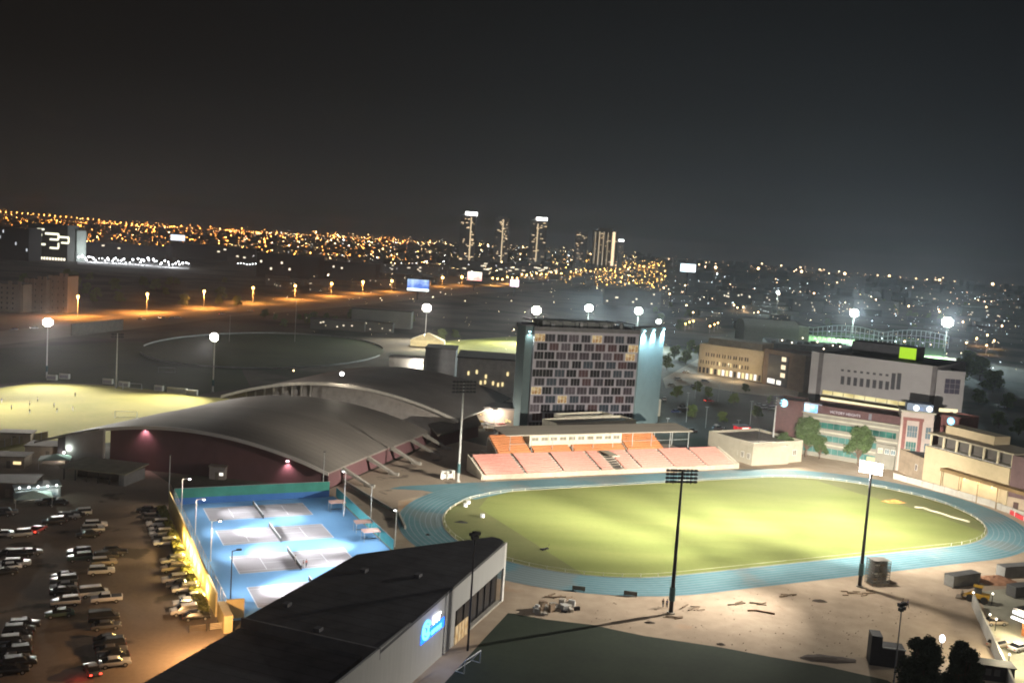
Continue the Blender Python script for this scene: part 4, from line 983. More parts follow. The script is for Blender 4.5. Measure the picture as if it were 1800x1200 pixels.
# shade canopies and benches on the right side of the courts
for i,(px,py,lab) in enumerate(((592,889,'pink shade canopy beside the farthest tennis court'),(637,925,'pink shade canopy behind the right side court fence, middle one'),(651,941,'pink shade canopy nearest to the black gym roof'))):
    b = at(px,py+9); t = thing('shade_canopy', lab, 'canopy', tuple(b), R(TADEG), 'pink shade canopies')
    m = MB(); m.add([(-2,-1.3,2.3),(2,-1.3,2.3),(2,1.3,2.5),(-2,1.3,2.5),(0,0,2.95)],[(0,1,4),(1,2,4),(2,3,4),(3,0,4),(3,2,1,0)]); m.build('canopy', M('pink_fabric',(.55,.36,.31),.8), t)
    for x_ in (-1.8,1.8):
        for y_ in (-1.1,1.1): MB().tube((x_,y_,0),(x_,y_,2.35),.05,n=5).build('leg', metal_light, t)
    MB().box(-1.5,1.5,.2,.6,.42,.48).build('bench', metal_dark, t)
def person(px, py, label, shirt, trousers, act='stand', rz=0.0, base=None, k=1.0):
    """one skinned body with clothing as its children"""
    b = at(px,py) if base is None else base
    t = thing('person', label, 'person', tuple(b), rz)
    st = .16 if act == 'stand' else .32
    def skin(name, pts, edges, radii, mat, root=0):
        me = bpy.data.meshes.new(name); me.from_pydata(pts, edges, []); o = bpy.data.objects.new(name, me); COL.objects.link(o)
        md = o.modifiers.new('s','SKIN')
        for i,r in enumerate(radii): me.skin_vertices[0].data[i].radius = (r,r)
        me.skin_vertices[0].data[root].use_root = True
        sb = o.modifiers.new('b','SUBSURF'); sb.levels = 1; sb.render_levels = 1
        dg = bpy.context.evaluated_depsgraph_get(); m2 = bpy.data.meshes.new_from_object(o.evaluated_get(dg)); bpy.data.objects.remove(o)
        m2.materials.clear(); m2.materials.append(mat); r_ = bpy.data.objects.new(name, m2); COL.objects.link(r_); r_.parent = t; return r_
    skin_m = M('skin',(.42,.26,.18),.6)
    P = [(0,0,.95),(0,0,1.2),(0,0,1.42),(0,0,1.52),(0,.02,1.66),(.17,0,1.40),(.25,.02,1.12),(.27,.12,.90),(-.17,0,1.40),(-.28,.05,1.14),(-.30,.22,1.0),(.09,0,.92),(.11,st*.4,.50),(.11,st*.2,.06),(.11,st*.2+.16,.04),(-.09,0,.92),(-.11,-st*.3,.50),(-.11,-st*.9,.06),(-.11,-st*.9+.16,.04)]
    Ed = [(0,1),(1,2),(2,3),(3,4),(2,5),(5,6),(6,7),(2,8),(8,9),(9,10),(0,11),(11,12),(12,13),(13,14),(0,15),(15,16),(16,17),(17,18)]
    Rd = [.125,.12,.13,.055,.095,.06,.042,.032,.06,.042,.032,.085,.055,.04,.035,.085,.055,.04,.035]
    skin('body', [Vector(p)*k for p in P], Ed, [r*k for r in Rd], skin_m)
    skin('shirt', [Vector(p)*k for p in (P[0],P[1],P[2],P[5],((P[5][0]+P[6][0])/2,.01,1.26),P[8],((P[8][0]+P[9][0])/2,.02,1.27))], [(0,1),(1,2),(2,3),(3,4),(2,5),(5,6)], [r*k for r in (.145,.14,.15,.08,.065,.08,.065)], shirt)
    skin('trousers', [Vector(p)*k for p in (P[0],P[11],P[12],P[13],P[15],P[16],P[17])], [(0,1),(1,2),(2,3),(0,4),(4,5),(5,6)], [r*k for r in (.14,.105,.075,.055,.105,.075,.055)], trousers)
    MB().ball((0,.0,1.70*k),.105*k,8,6).build('hair', M('hair',(.03,.02,.015)), t)
    return t
sh_w = M('white_cloth',(.65,.65,.65)); sh_d = M('dark_cloth',(.05,.05,.06)); sh_r = M('red_cloth',(.4,.07,.06)); sh_b = M('blue_cloth',(.08,.12,.35))
dp = thing('floodlight_pole','dark floodlight pole with a small unlit lamp cluster in front of the gym wall','floodlight',tuple(at(822,1143)),R(40),'floodlight masts')
dh_ = zy(dp.location.x,dp.location.y,938); MB().tube((0,0,0),(0,0,dh_),.2,.12,n=8).build('pole', metal_dark, dp)
for x_,z_ in ((-.6,0),(.0,.2),(.6,0),(-.3,-.6),(.3,-.6)): MB().box(x_-.35,x_+.35,-.35,.3,dh_+z_-.25,dh_+z_+.25).build('lamp', lamp_house, dp)
person(519,989,'player in a pale shirt at the net of the third tennis court', sh_w, sh_w, 'step', 1.2)
person(533,999,'player in dark clothes on the near side of the third tennis court net', sh_d, sh_w, 'step', 2.2)
person(538,997,'player in a red shirt next to the dark clad player on the third tennis court', sh_r, sh_d, 'stand', 4)
person(438,872,'player in white at the back of the farthest tennis court', sh_w, sh_w, 'stand', .3)
PL = [(52,713),(52,727),(95,716),(128,722),(132,697),(3,708),(66,706),(100,725),(20,720)]
PLL = ['training player farthest toward the goals on the left pitch','player nearest to the camera on the left training pitch','player in the middle of the left training pitch','training player closest to the sports hall roof','lone player upfield on the left training pitch','training player at the very left edge of the photo','player beside the pair on the left training pitch','stooping player among the cones on the left pitch','player at the left of the training group']
for (px,py),lab,i in zip(PL,PLL,range(9)): person(px,py,lab,(sh_w,sh_d,sh_b)[i%3],(sh_d,sh_w)[i%2],('stand','step')[i%2],i*.9)
person(1165,1067,'worker in dark clothes left of the unlit floodlight mast', sh_d, sh_d, 'stand', .4); person(1172,1068,'worker in blue clothes at the foot of the unlit floodlight mast', sh_b, sh_d, 'stand', 2.4)
person(1586,1066,'worker in dark clothes on the sand above the big trees', sh_d, sh_d, 'step', 1); person(1595,1068,'second worker on the sand above the big trees, in a blue shirt', sh_b, sh_d, 'step', 1.5)
# ================================================================== FENCES AND WALLS
def run_wall(name, label, pts, h, th, mat, cat='wall', posts=0, postmat=None, cap=None):
    o0 = Vector(pts[0]); t = thing(name, label, cat, tuple(o0))
    m = MB(); pm = []
    for a,b in zip(pts[:-1],pts[1:]):
        a_, b_ = Vector(a)-o0, Vector(b)-o0; d = (b_-a_).normalized(); n = Vector((-d.y,d.x,0))*th/2
        m.prism([(a_.x-n.x,a_.y-n.y),(b_.x-n.x,b_.y-n.y),(b_.x+n.x,b_.y+n.y),(a_.x+n.x,a_.y+n.y)],0,h)
        if posts:
            k = max(1,int((b_-a_).length/posts))
            for i in range(k): c = a_+(b_-a_)*(i/k); pm.append((c, math.atan2(d.y,d.x)))
    m.build('panel', mat, t)
    for c,an in pm: MB().box(-.08,.08,-th/2-.09,th/2+.09,0,h+.12).xf((c.x,c.y,0),an).build('post', postmat or metal_light, t)
    return t
run_wall('perimeter_barrier','long white panel barrier along the right hand bend of the running track',[at(1570,841),at(1620,855),at(1680,872),at(1740,890),at(1800,912),at(1860,940)],2.0,.12,M('barrier_white',(.36,.34,.30),.7,.12,.6),'barrier',4,M('barrier_post',(.3,.27,.25)))
run_wall('advert_board','red advertising board below the white barrier at the right edge',[at(1768,899),at(1800,916),at(1840,935)],1.3,.2,M('advert_red',(.50,.05,.06),.6),'board',5,white_paint)
run_wall('concrete_wall','grey concrete wall between the sand lot and the lit forecourt',[at(1709,1064),at(1724,1098),at(1745,1145),at(1768,1196),at(1795,1260)],2.6,.35,M('wall_grey',(.42,.40,.36),.85,.12,.4),'wall',0)
run_wall('boundary_wall','low brown wall under the trees in front of the brick building',[at(1408,795),at(1452,800),at(1500,808),at(1560,822)],1.8,.3,M('brown_wall',(.30,.22,.16),.85),'wall',0)
run_wall('hall_forecourt_wall','low pale wall in front of the maroon side of the sports hall',[at(245,815),at(330,828),at(420,834),at(560,850)],1.6,.3,M('pale_wall',(.30,.27,.22),.85),'wall',0)
run_wall('kerb_wall','straight low kerb wall running from the sports hall corner to the tennis courts',[at(578,832),at(640,870),at(700,905),at(712,930)],.9,.5,concrete,'wall',0)
run_wall('oval_fence','thin white boundary fence around the dark cricket oval, far side',[at(*p) for p in ov[26:48]],.9,.12,M('oval_grey',(.28,.28,.27)),'fence',0)
run_wall('oval_fence','thin white boundary fence around the dark cricket oval, near side',[at(*p) for p in ov[2:24]],.8,.12,MATS['oval_grey'],'fence',0)
run_wall('highway_wall','beige wall along the highway left of the oval',[at(125,590),at(160,586),at(216,580)],7,.4,M('beige_wall',(.17,.14,.12),.85),'wall',0)
run_wall('street_barrier','pale kerb barrier along the diagonal street at the right',[at(1690,744),at(1735,770),at(1800,810),at(1860,848)],.9,.4,concrete,'barrier',0)
for k_,(sd,n0,n1) in enumerate((('far',5,36),('near',50,76))):
    pass
# field side rail of the track: thin rail on posts
tr = thing('track_rail','low white rail on posts around the inside of the blue running track','rail',tuple(uv(0,0)))
o0 = tr.location.copy(); sp_ = stad(TR0-.6, 28)
for p in sp_[::1]: MB().tube((p.x-o0.x,p.y-o0.y,0),(p.x-o0.x,p.y-o0.y,.75),.06,n=5).build('post', M('rail_white',(.62,.6,.5)), tr)
m = MB()
for a,b in zip(sp_, sp_[1:]+sp_[:1]): m.tube((a.x-o0.x,a.y-o0.y,.7),(b.x-o0.x,b.y-o0.y,.7),.03,n=4)
m.build('rail_tube', MATS['rail_white'], tr)
# ================================================================== HEDGE BANK with yellow uplights between car park and courts
hedge_m = M('hedge_leaves',(.16,.17,.05),.9,.45,2.2,bump=.6)
def leaf_mass(n, fn, size, seed):
    rnd = random.Random(seed); m = MB()
    for _ in range(n):
        p = fn(rnd)
        if p is None: continue
        a, b, c = rnd.uniform(0,2*PI), rnd.uniform(-.9,.9), rnd.uniform(0,2*PI); s = size*rnd.uniform(.6,1.35)
        u = Vector((math.cos(a)*math.cos(b), math.sin(a)*math.cos(b), math.sin(b))); w = u.cross(Vector((math.cos(c),math.sin(c),.4))).normalized()
        p = Vector(p)
        m.add([p-u*s-w*s*.28, p+u*s*.1-w*s*.5, p+u*s, p+u*s*.1+w*s*.5],[(0,1,2,3)])
    return m
hu = -138.6
hb0 = uv(hu, 36); hedge = thing('hedge', 'long clipped hedge bank lit yellow between the parked cars and the tennis courts', 'hedge', tuple(hb0), R(TADEG-90))
HLEN = 68
MB().box(0,HLEN,-.75,.6,0,1.05).build('hedge_core', M('hedge_core',(.05,.05,.02),.95), hedge)
leaf_mass(7000, lambda r: ((lambda x,y,z: (x,y,z))(r.uniform(0,HLEN), *( (r.uniform(-.95,.8), r.uniform(1.0,1.35)) if r.random()<.5 else ((-.9 if r.random()<.6 else .75)+r.uniform(-.15,.15), r.uniform(.1,1.2)) ))), .30, 3).build('leaves', hedge_m, hedge)
rw = run_wall('retaining_wall','pale wall behind the clipped hedge, washed yellow by uplights',[tuple(uv(-136.7,37)),tuple(uv(-136.7,-33))],4.3,.3,M('cream_wall',(.55,.45,.25),.8,.12,.4),'wall',0)
for i in range(7):
    v_ = 9 - i*5.4; p = uv(-137.55, v_, .0)
    o = thing('uplight', 'small yellow uplight at the foot of the wall behind the hedge', 'lamp', (p.x,p.y,.75), R(TADEG), 'yellow uplights behind the hedge')
    MB().box(-.15,.15,-.25,.25,0,.16).build('lamp_body', lamp_house, o); MB().box(-.10,.10,-.2,.2,.16,.2).build('lamp_glass', E('uplight_glass',(1,.72,.22),10), o)
    q = uv(-137.75, v_, 1.9); lamp('POINT', q, (900,2000,2600,2600,2200,500,1800)[i], (1,.66,.20), .3)
gate = thing('gate_pier', 'yellow lit gate pier and wall stub where the hedge meets the gym roof', 'wall', tuple(at(400,1098)), R(TADEG))
MB().box(-1.2,.2,-3.5,3.5,0,3.0).build('wall', MATS['cream_wall'], gate); MB().box(.2,3.2,2.6,3.0,0,3.4).build('wall', MATS['cream_wall'], gate)
lamp('POINT', at(372,1096,6.0), 15000, (1,.55,.22), .3)
gt = thing('sliding_gate', 'low slatted gate beside the yellow gate pier in the car park', 'gate', tuple(at(332,1112)), R(TADEG))
for j in range(4): MB().box(0,2.8,-.04,.04,.25+.28*j,.40+.28*j).build('slat', M('gate_brown',(.12,.09,.06)), gt); MB().box(3.3,6.6,-.04,.04,.25+.28*j,.40+.28*j).build('slat', M('gate_cream',(.4,.34,.25)), gt)
for x_ in (0,2.8,3.3,6.6): MB().box(x_-.05,x_+.05,-.06,.06,0,1.4).build('post', metal_dark, gt)
for i,(px,py,ty) in enumerate(((1206,742,690),(1222,700,668),(1262,705,672),(1285,700,665),(1296,770,738),(1318,748,705),(1240,752,715),(1172,760,735),(1256,782,745))):
    b = at(px,py); t = thing('car_park_pole', f'slim grey pole among the cars behind the grandstand, {ORD[i]} of nine', 'pole', tuple(b), 0, 'slim poles of the central car park'); h_ = zy(b.x,b.y,ty)
    MB().tube((0,0,0),(0,0,h_),.12,.08,n=6).build('shaft', metal_light, t); MB().box(-.7,.7,-.12,.12,h_-.1,h_+.05).build('lamp_arm', metal_light, t)
# ================================================================== TREES
def tree_proto(name, label, h, r, seed, leafmat, n=2600, size=.34, squash=1.0, trunk_h=.32, lobes=9, lr=(.34,.56)):
    rnd = random.Random(seed)
    t = thing(name, label, 'tree', (0,0,0))
    tm = MB(); tm.tube((0,0,0),(.1,.05,h*trunk_h),h*.028,h*.02,n=8)
    L = []
    for i in range(lobes):
        a = rnd.uniform(0,2*PI); rr = r*rnd.uniform(.15,.74); zz = h*(trunk_h+.12) + (h*(1-trunk_h)*.80)*rnd.random()**.9
        k_ = 1-.45*max(0,(zz/h-.55)/.45)
        L.append((Vector((math.cos(a)*rr*k_, math.sin(a)*rr*k_, zz)), r*rnd.uniform(*lr)*k_))
    for c,_ in L: tm.tube((.1,.05,h*trunk_h*.95), tuple(c*.9), h*.014, h*.004, n=5)
    tm.build('trunk', M('bark',(.10,.07,.05),.9,.3,2), t)
    def f(r_):
        c, q = r_.choice(L); d = Vector((r_.gauss(0,1),r_.gauss(0,1),r_.gauss(0,1)))
        if d.length < .01: return None
        return c + d.normalized()*q*(r_.random()**.38)*Vector((1,1,squash)).z if False else c + Vector((d.x,d.y,d.z*squash)).normalized()*q*(r_.random()**.45)*r_.uniform(.75,1.28)
    leaf_mass(n, f, size, seed+5).build('crown', leafmat, t)
    return t
leaf1 = M('leaf_green',(.055,.085,.03),.8,.4,.6); leaf2 = M('leaf_olive',(.12,.15,.045),.8,.4,.6); leaf3 = M('leaf_dark',(.05,.066,.042),.85,.35,.6)
T1 = tree_proto('broadleaf_tree', 'big dark round tree at the bottom right, left of the white lamp', 11.8, 3.7, 11, leaf3, 17000, .25, 1.0, .10, 60, (.20,.38))
b = at(1612,1248); T1.location = b
dup(T1, tuple(at(1688,1252)), 2.1, 'big dark tree at the bottom right, right of the white lamp', scale=.95)
T2 = tree_proto('street_tree', 'bushy tree left of the lit sign in front of the brick building', 11.5, 4.6, 23, leaf1, 7000, .36, 1.0, .2, 30, (.24,.42))
T2.location = at(1416,803); T2.scale = (1.2,1.2,1.25)
dup(T2, tuple(at(1508,818)), 1.3, 'bushy tree before the teal glazing of the brick building', scale=1.2)
dup(T2, tuple(at(1376,806)), 2.4, 'dark tree against the plain brick block left of the street trees', scale=.8)
dup(T2, tuple(at(1440,806)), 4.4, 'lower bushy tree just right of the tree at the lit sign', scale=.7)
T3 = tree_proto('round_tree', 'pale green tree behind the right end wall of the hotel', 10, 5.2, 37, leaf2, 3000, .5, .9, .2, 20, (.26,.46))
T3.location = at(1185,632)
TR_ = [(1205,640,1.0,'light green tree by the lane right of the hotel'),(1228,626,.8,'small light green tree left of the tan office'),(1172,650,.9,'green tree touching the hotel end wall'),(1215,618,.9,'rear green tree above the lane right of the hotel'),(1690,672,1.7,'large green tree right of the school wing, nearest the far court'),(1722,668,1.6,'green tree behind the school wing toward the right edge'),(1702,650,1.5,'green tree right of the far floodlit court'),(1745,690,1.4,'dark green tree along the verge at the right edge'),(1770,720,.9,'dark tree on the verge above the diagonal street'),(1720,712,.9,'leafy tree on the verge close to the school wing'),(1755,752,.8,'small tree on the verge beside the diagonal street'),(1790,765,.8,'small tree at the right edge beside the diagonal street'),(775,600,.9,'yellow lit tree at the edge of the far pitch'),(800,596,.7,'small yellow lit tree left of the hotel'),(838,732,.55,'small green tree between the hall canopy and the stand'),(1118,738,.5,'small tree at the foot of the hotel end wall'),(1138,742,.45,'shrub like tree beside the gatehouse'),(1245,700,.6,'dark tree among the cars of the central car park'),(1290,712,.6,'dark tree in the middle of the central car park'),(1215,735,.6,'dark tree behind the right end of the grandstand roof'),(1330,735,.55,'dark tree left of the parked white cars'),(1270,745,.55,'dark tree behind the red kiosk'),(1190,700,.65,'dark tree at the hotel edge of the central car park'),(1225,690,.6,'dark tree below the forecourt of the tan office'),(1310,690,.5,'dark tree in front of the glass office'),(1355,712,.5,'dark tree near the round sign')]
for i,(px,py,sc,lab) in enumerate(TR_): dup(T3, tuple(at(px,py)), i*1.7, lab, scale=sc)
for i in range(16):     # far dark trees between the fields and the highway
    px = 470+i*17+random.uniform(-6,6); py = 560+random.uniform(-4,8)+ (i%3)*4
    dup(T3, tuple(at(px,py)), i, 'dark distant tree between the oval and the highway', 'dark trees before the highway', scale=random.uniform(.5,.9))
for i in range(30):
    px = random.uniform(1150,1790); py = random.uniform(530,585)
    dup(T3, tuple(at(px,py)), i, 'dark distant tree beyond the far right court', 'far dark trees on the right', scale=random.uniform(.6,1.2))
for i in range(26):     # belt of trees behind the beige apartments
    px = random.uniform(0,420); py = 500+random.uniform(-12,40)
    dup(T3, tuple(at(px,py)), i, 'dark tree in the unlit belt beyond the highway', 'dark trees beyond the highway', scale=random.uniform(.8,1.4))
# ================================================================== BUILDING SITE CLUTTER
wood = M('site_timber',(.25,.18,.12),.85,.3,1.5); rust = M('rusty_steel',(.22,.12,.07),.8,.3,1)
def heap(name, label, px, py, rx, ry, h, mat, seed, cat='heap'):
    b = at(px,py); m = MB(); rnd = random.Random(seed); n, k = 14, 5
    m.v.append((0,0,h))
    for j in range(1,k+1):
        for i in range(n):
            t_ = 2*PI*i/n; q = j/k; w = rnd.uniform(.85,1.15); m.v.append((rx*q*w*math.cos(t_), ry*q*w*math.sin(t_), h*(1-q**1.3)*rnd.uniform(.8,1.1) if j < k else -.02))
    for i in range(n): m.f.append((0,1+i,1+(i+1)%n))
    for j in range(k-1):
        for i in range(n): a = 1+j*n; m.f.append((a+i,a+n+i,a+n+(i+1)%n,a+(i+1)%n))
    o = m.build(name, mat); o.location = b; return tag(o, label, cat)
heap('sand_heap','reddish sand heap beside the site containers at the right',1752,1022,5.5,3,1.6,M('red_sand',(.38,.20,.12),.95,.15,.6),1)
heap('soil_heap','low dark soil patch on the sand above the big trees',1455,1158,5.5,2,.35,M('dark_soil',(.10,.075,.06),.95),2)
heap('soil_heap','flat dark heap on the sand right of the fallen beam',1441,1056,1.6,.9,.4,MATS['dark_soil'],3)
heap('soil_heap','small dark heap on the sand below the unlit mast',1142,1094,1.1,.6,.35,MATS['dark_soil'],4)
heap('soil_heap','small dark heap near the edge of the dark turf',1267,1132,.9,.6,.3,MATS['dark_soil'],5)
heap('soil_heap','dark heap right of the stacked frame by the lit mast',1562,1023,2.0,1.2,.6,MATS['dark_soil'],6)
heap('soil_heap','dark tarpaulin lump on the worn grass at the left end of the field',811,918,1.9,.8,.5,M('tarp_black',(.02,.02,.02),.8),7)
heap('soil_heap','small black lump on the left bend of the running track',752,940,.7,.5,.4,MATS['tarp_black'],8)
heap('straw_pile','orange straw pile on the worn grass at the right end of the field',1571,882,3.8,1.6,.8,M('straw_orange',(.42,.19,.05),.9,.3,1),9)
def planks(name, label, px, py, n, L, mat, seed, spread=2.0, h=.2):
    b = at(px,py); t = thing(name, label, 'timber', tuple(b)); rnd = random.Random(seed)
    for i in range(n):
        a = rnd.uniform(-.5,.5)+TA; x,y = rnd.uniform(-spread,spread), rnd.uniform(-spread*.5,spread*.5); l = L*rnd.uniform(.5,1)
        MB().box(-l/2,l/2,-.12,.12,i*.05,i*.05+h).xf((x,y,0),a).build('plank', mat, t)
beam = thing('fallen_beam','long dark bent beam lying on the sand between the two near masts','beam',tuple(at(1360,1079)))
MB().box(-3.2,.2,-.16,.16,0,.3).xf((0,0,0),-.35).build('beam', rust, beam); MB().box(-.2,1.8,-.14,.14,0,.28).xf((-3.1,1.2,0),.25+PI).build('beam', rust, beam)
for i,(px,py,n,lab) in enumerate(((1217,1068,6,'scattered dark boards right of the unlit mast'),(1297,1061,4,'scattered boards and scraps in the middle of the sand'),(1392,1048,5,'scattered scraps of timber left of the dark heap'),(1330,1060,3,'few loose boards near the fallen beam'),(1500,1045,7,'tangle of boards at the foot of the lit mast'),(1520,1040,4,'loose boards right of the foot of the lit mast'),(983,1050,5,'loose boards behind the site lumber pile'),(1195,1084,3,'orange boards below the unlit mast'))):
    planks('board_scraps', lab, px, py, n, 2.6, wood, 40+i)
pile = thing('lumber_pile','pile of pale boards, crates and tubs at the corner of the dark turf','pile',tuple(at(975,1072)),R(TADEG))
rnd = random.Random(77)
for i in range(26):
    w,d_,h_ = rnd.uniform(.5,1.6),rnd.uniform(.4,1.2),rnd.uniform(.3,1.5); x,y = rnd.uniform(-4.2,4.2),rnd.uniform(-1.6,1.6)
    MB().box(-w/2,w/2,-d_/2,d_/2,0,h_).xf((x,y,0),rnd.uniform(0,PI)).build(rnd.choice(('crate','board_stack','tub')), rnd.choice((white_paint,concrete,wood,metal_dark,M('pale_board',(.5,.45,.38)))), pile)
m = MB(); rnd = random.Random(31)     # stones and crumbs strewn over the sand
for _ in range(420):
    px = rnd.uniform(900,1690); py = rnd.uniform(1035,1160)
    if py > 1077+ (px-893)*.165 or py < 1052-(px-1100)*.06: continue
    p = at(px,py); m.octa((p.x,p.y,.05), rnd.choice((.05,.06,.08,.12)))
stuff(m.build('stones', M('stone_brown',(.16,.12,.09),.9,.4,.8)))
# scaffold like stacked frame next to the lit mast
sc = thing('stacked_frame','tall open stack of grey steel frames beside the lit mast','frame stack',tuple(at(1541,1026)),R(TADEG-12))
for x_ in (-2,-1,0,1,2):
    for y_ in (-1.4,1.4): MB().tube((x_,y_,0),(x_,y_,5.6),.07,n=5).build('upright', M('frame_grey',(.25,.23,.21)), sc)
for j in range(9): MB().box(-2.1,2.1,-1.5,1.5,.55+j*.62,.62+j*.62).build('shelf', MATS['frame_grey'], sc)
for i in range(20): MB().box(-.35,.35,-.5,.5,0,.45).xf((random.uniform(-1.6,1.6),random.uniform(-.9,.9),.63+random.randrange(8)*.62),0).build('stacked_board', random.choice((wood,M('frame_grey',(.25,.23,.21)),white_paint)), sc)
def container(label, p0, p1, h, d, mat):
    a, b = at(*p0), at(*p1); f = Face(a,b); t = f.thing('site_container', label, 'container', 'grey site containers')
    m = MB(); n = int(f.L/.35)
    m.box(0,f.L,0,d,.15,h); m.build('body', mat, t)
    r_ = MB()
    for i in range(n): r_.box(f.L*(i+.2)/n,f.L*(i+.6)/n,-.05,0,.2,h-.08)
    r_.build('corrugation', mat, t)
    MB().box(-.04,f.L+.04,-.08,d+.04,h,h+.1).build('roof', M('container_roof',(.12,.12,.12)), t)
    for x_ in (.1,f.L-.3): MB().box(x_,x_+.2,.1,.3,0,.15).build('foot', metal_dark, t)
cgrey = M('container_grey',(.20,.20,.19),.7,.15,.8)
container('grey corrugated site container left of the reddish sand heap',(1675,1034),(1722,1027),2.6,2.4,cgrey)
container('dark site container at the right edge beyond the sand heap',(1765,1017),(1830,1012),2.6,2.4,cgrey)
container('small dark site container at the far right edge below the sand heap',(1784,1052),(1830,1047),2.4,2.4,M('container_dark',(.10,.10,.10),.7))
# yellow wheel loader
ld = thing('wheel_loader','yellow wheel loader parked in front of the grey site container','loader',tuple(at(1716,1056)),R(150))
yel = M('loader_yellow',(.50,.29,.035),.5,.15,.8)
MB().extr_y([(-2.4,.9),(1.2,.9),(1.2,1.7),(.2,1.9),(-2.4,1.8)],-1.0,1.0).build('body', yel, ld)
MB().extr_y([(-.9,1.85),(.7,1.85),(.5,3.2),(-.8,3.2)],-.75,.75).build('cab', M('cab_glass',(.06,.06,.06),.2), ld); MB().box(-1.0,.75,-.85,.85,3.2,3.35).build('cab_roof', yel, ld)
MB().extr_y([(2.6,.2),(3.9,.1),(3.9,.25),(2.9,.5),(3.0,1.4),(2.7,1.4)],-1.3,1.3).build('bucket', M('bucket_steel',(.15,.12,.09)), ld)
for y_ in (-.7,.7): MB().extr_y([(1.0,1.3),(2.8,.6),(2.8,.85),(1.0,1.65)],y_-.12,y_+.12).build('lift_arm', yel, ld)
for x_ in (-1.5,1.2):
    for y_ in (-1.15,1.15): MB().tube((x_,y_-.25,.75),(x_,y_+.25,.75),.75,n=16).build('wheel', rubber, ld)
# goals, benches, boards on the fields
def goal(label, px, py, rz, w=7.3, h=2.4, d=2.0):
    t = thing('football_goal', label, 'goal', tuple(at(px,py)), rz, 'portable goals'); wm = M('goal_white',(.8,.8,.8),.5,.05)
    for s_ in (-1,1):
        MB().tube((s_*w/2,0,0),(s_*w/2,0,h),.07,n=6).build('post', wm, t); MB().tube((s_*w/2,0,h),(s_*w/2,d,.05),.05,n=5).build('stay', wm, t); MB().tube((s_*w/2,0,.05),(s_*w/2,d,.05),.05,n=5).build('base_bar', wm, t)
    MB().tube((-w/2,0,h),(w/2,0,h),.07,n=6).build('crossbar', wm, t); MB().tube((-w/2,d,.05),(w/2,d,.05),.05,n=5).build('base_bar', wm, t)
goal('white football goal standing on the dark turf below the gym wall', 830,1174, R(FANG-8), 5.0, 2.1, 1.6)
goal('football goal on the floodlit training pitch against the hall roof edge', 221,735, R(10)); goal('football goal behind the training pitch by the middle mast', 232,684, R(10)); goal('football goal on the dark practice field beyond the training pitch', 293,655, R(20))
for i,(px,py,w,lab) in enumerate(((90,667,4,'white dugout by the left training pitch mast'),(112,665,4,'second white dugout right of the left training pitch mast'),(188,674,4,'white dugout left of the middle training pitch mast'),(217,679,4,'white dugout just right of the middle training pitch mast'),(278,686,3.5,'white dugout along the training pitch touchline'),(310,690,8,'row of grey stacked seats behind the training pitch'),(336,694,4.5,'white dugout at the right end of the training pitch'))):
    b = at(px,py+1); t = thing('dugout', lab, 'dugout', tuple(b), R(-2))
    MB().extr_x([(0,0),(1.6,0),(1.6,2.1),(.2,2.3),(0,2.1)],-w/2,w/2).build('shell', M('dugout_white',(.62,.60,.52),.6), t); MB().box(-w/2+.2,w/2-.2,-.05,-.01,.4,1.7).build('front_panel', M('dugout_grey',(.35,.34,.36)), t)
for i,(px,py,lab) in enumerate(((1017,1038,'low dark advertising board on the near edge of the track, left one'),(1108,1047,'low dark advertising board on the near edge of the track, right one'))):
    b = at(px,py); o = thing('track_board', lab, 'board', tuple(b), R(-8)); MB().box(-1.3,1.3,-.05,.05,.15,1.0).build('panel', M('board_olive',(.12,.12,.10)), o)
    for x_ in (-1.1,1.1): MB().box(x_-.05,x_+.05,-.3,.3,0,.15).build('foot', metal_dark, o)
nr_ = thing('rolled_net','long white rolled net lying on the worn grass at the right end of the field','net',tuple(at(1660,903)))
m = MB(); o0 = nr_.location; pr = [at(x_,y_) for x_,y_ in ((1608,892),(1622,893),(1640,899),(1655,903),(1672,909),(1690,914),(1704,918))]
for a_,b_ in zip(pr[:-1],pr[1:]): m.tube((a_.x-o0.x,a_.y-o0.y,.2),(b_.x-o0.x,b_.y-o0.y,.2),.28,n=7)
m.build('roll', M('net_roll_white',(.34,.32,.23),.9), nr_)
for i,(px,py,lab) in enumerate(((823,885,'white tub at the left end of the field near the bend'),(818,890,'second white tub beside the first at the left bend'),(848,909,'small white box on the worn grass at the left end'))):
    b = at(px,py); o = thing('white_tub', lab, 'tub', tuple(b), .4*i); MB().prism([(.55*math.cos(2*PI*j/10),.55*math.sin(2*PI*j/10)) for j in range(10)],0,.8).build('body', white_paint, o); MB().prism([(.6*math.cos(2*PI*j/10),.6*math.sin(2*PI*j/10)) for j in range(10)],.8,.9).build('rim', M('tub_rim',(.5,.5,.5)), o)
hr = thing('hurdle_trolley','dark hurdle trolley on the boundary of the worn grass, left of the field','trolley',tuple(at(957,966)),.6)
MB().box(-1,1,-.35,.35,.25,.4).build('deck', metal_dark, hr); MB().tube((.9,0,.4),(1.3,0,1.3),.06).build('handle', metal_dark, hr)
for x_ in (-.7,.7):
    for y_ in (-.35,.35): MB().tube((x_,y_-.05,.15),(x_,y_+.05,.15),.15,n=10).build('wheel', rubber, hr)
# white kiosk frames by the track's sprint chute
for i,(px,py,lab) in enumerate(((781,842,'white lit kiosk frame at the start of the sprint chute, left one'),(792,841,'white lit kiosk frame at the start of the sprint chute, right one'))):
    b = at(px,py); o = thing('start_hut', lab, 'hut', tuple(b), R(TADEG))
    for x_ in (-.8,.8):
        for y_ in (-.6,.6): MB().box(x_-.09,x_+.09,y_-.09,y_+.09,0,2.3).build('post', white_paint, o)
    MB().box(-1,1,-.8,.8,2.3,2.45).build('roof', white_paint, o); MB().box(-.7,.7,.45,.52,.1,1.4).build('panel', white_paint, o)
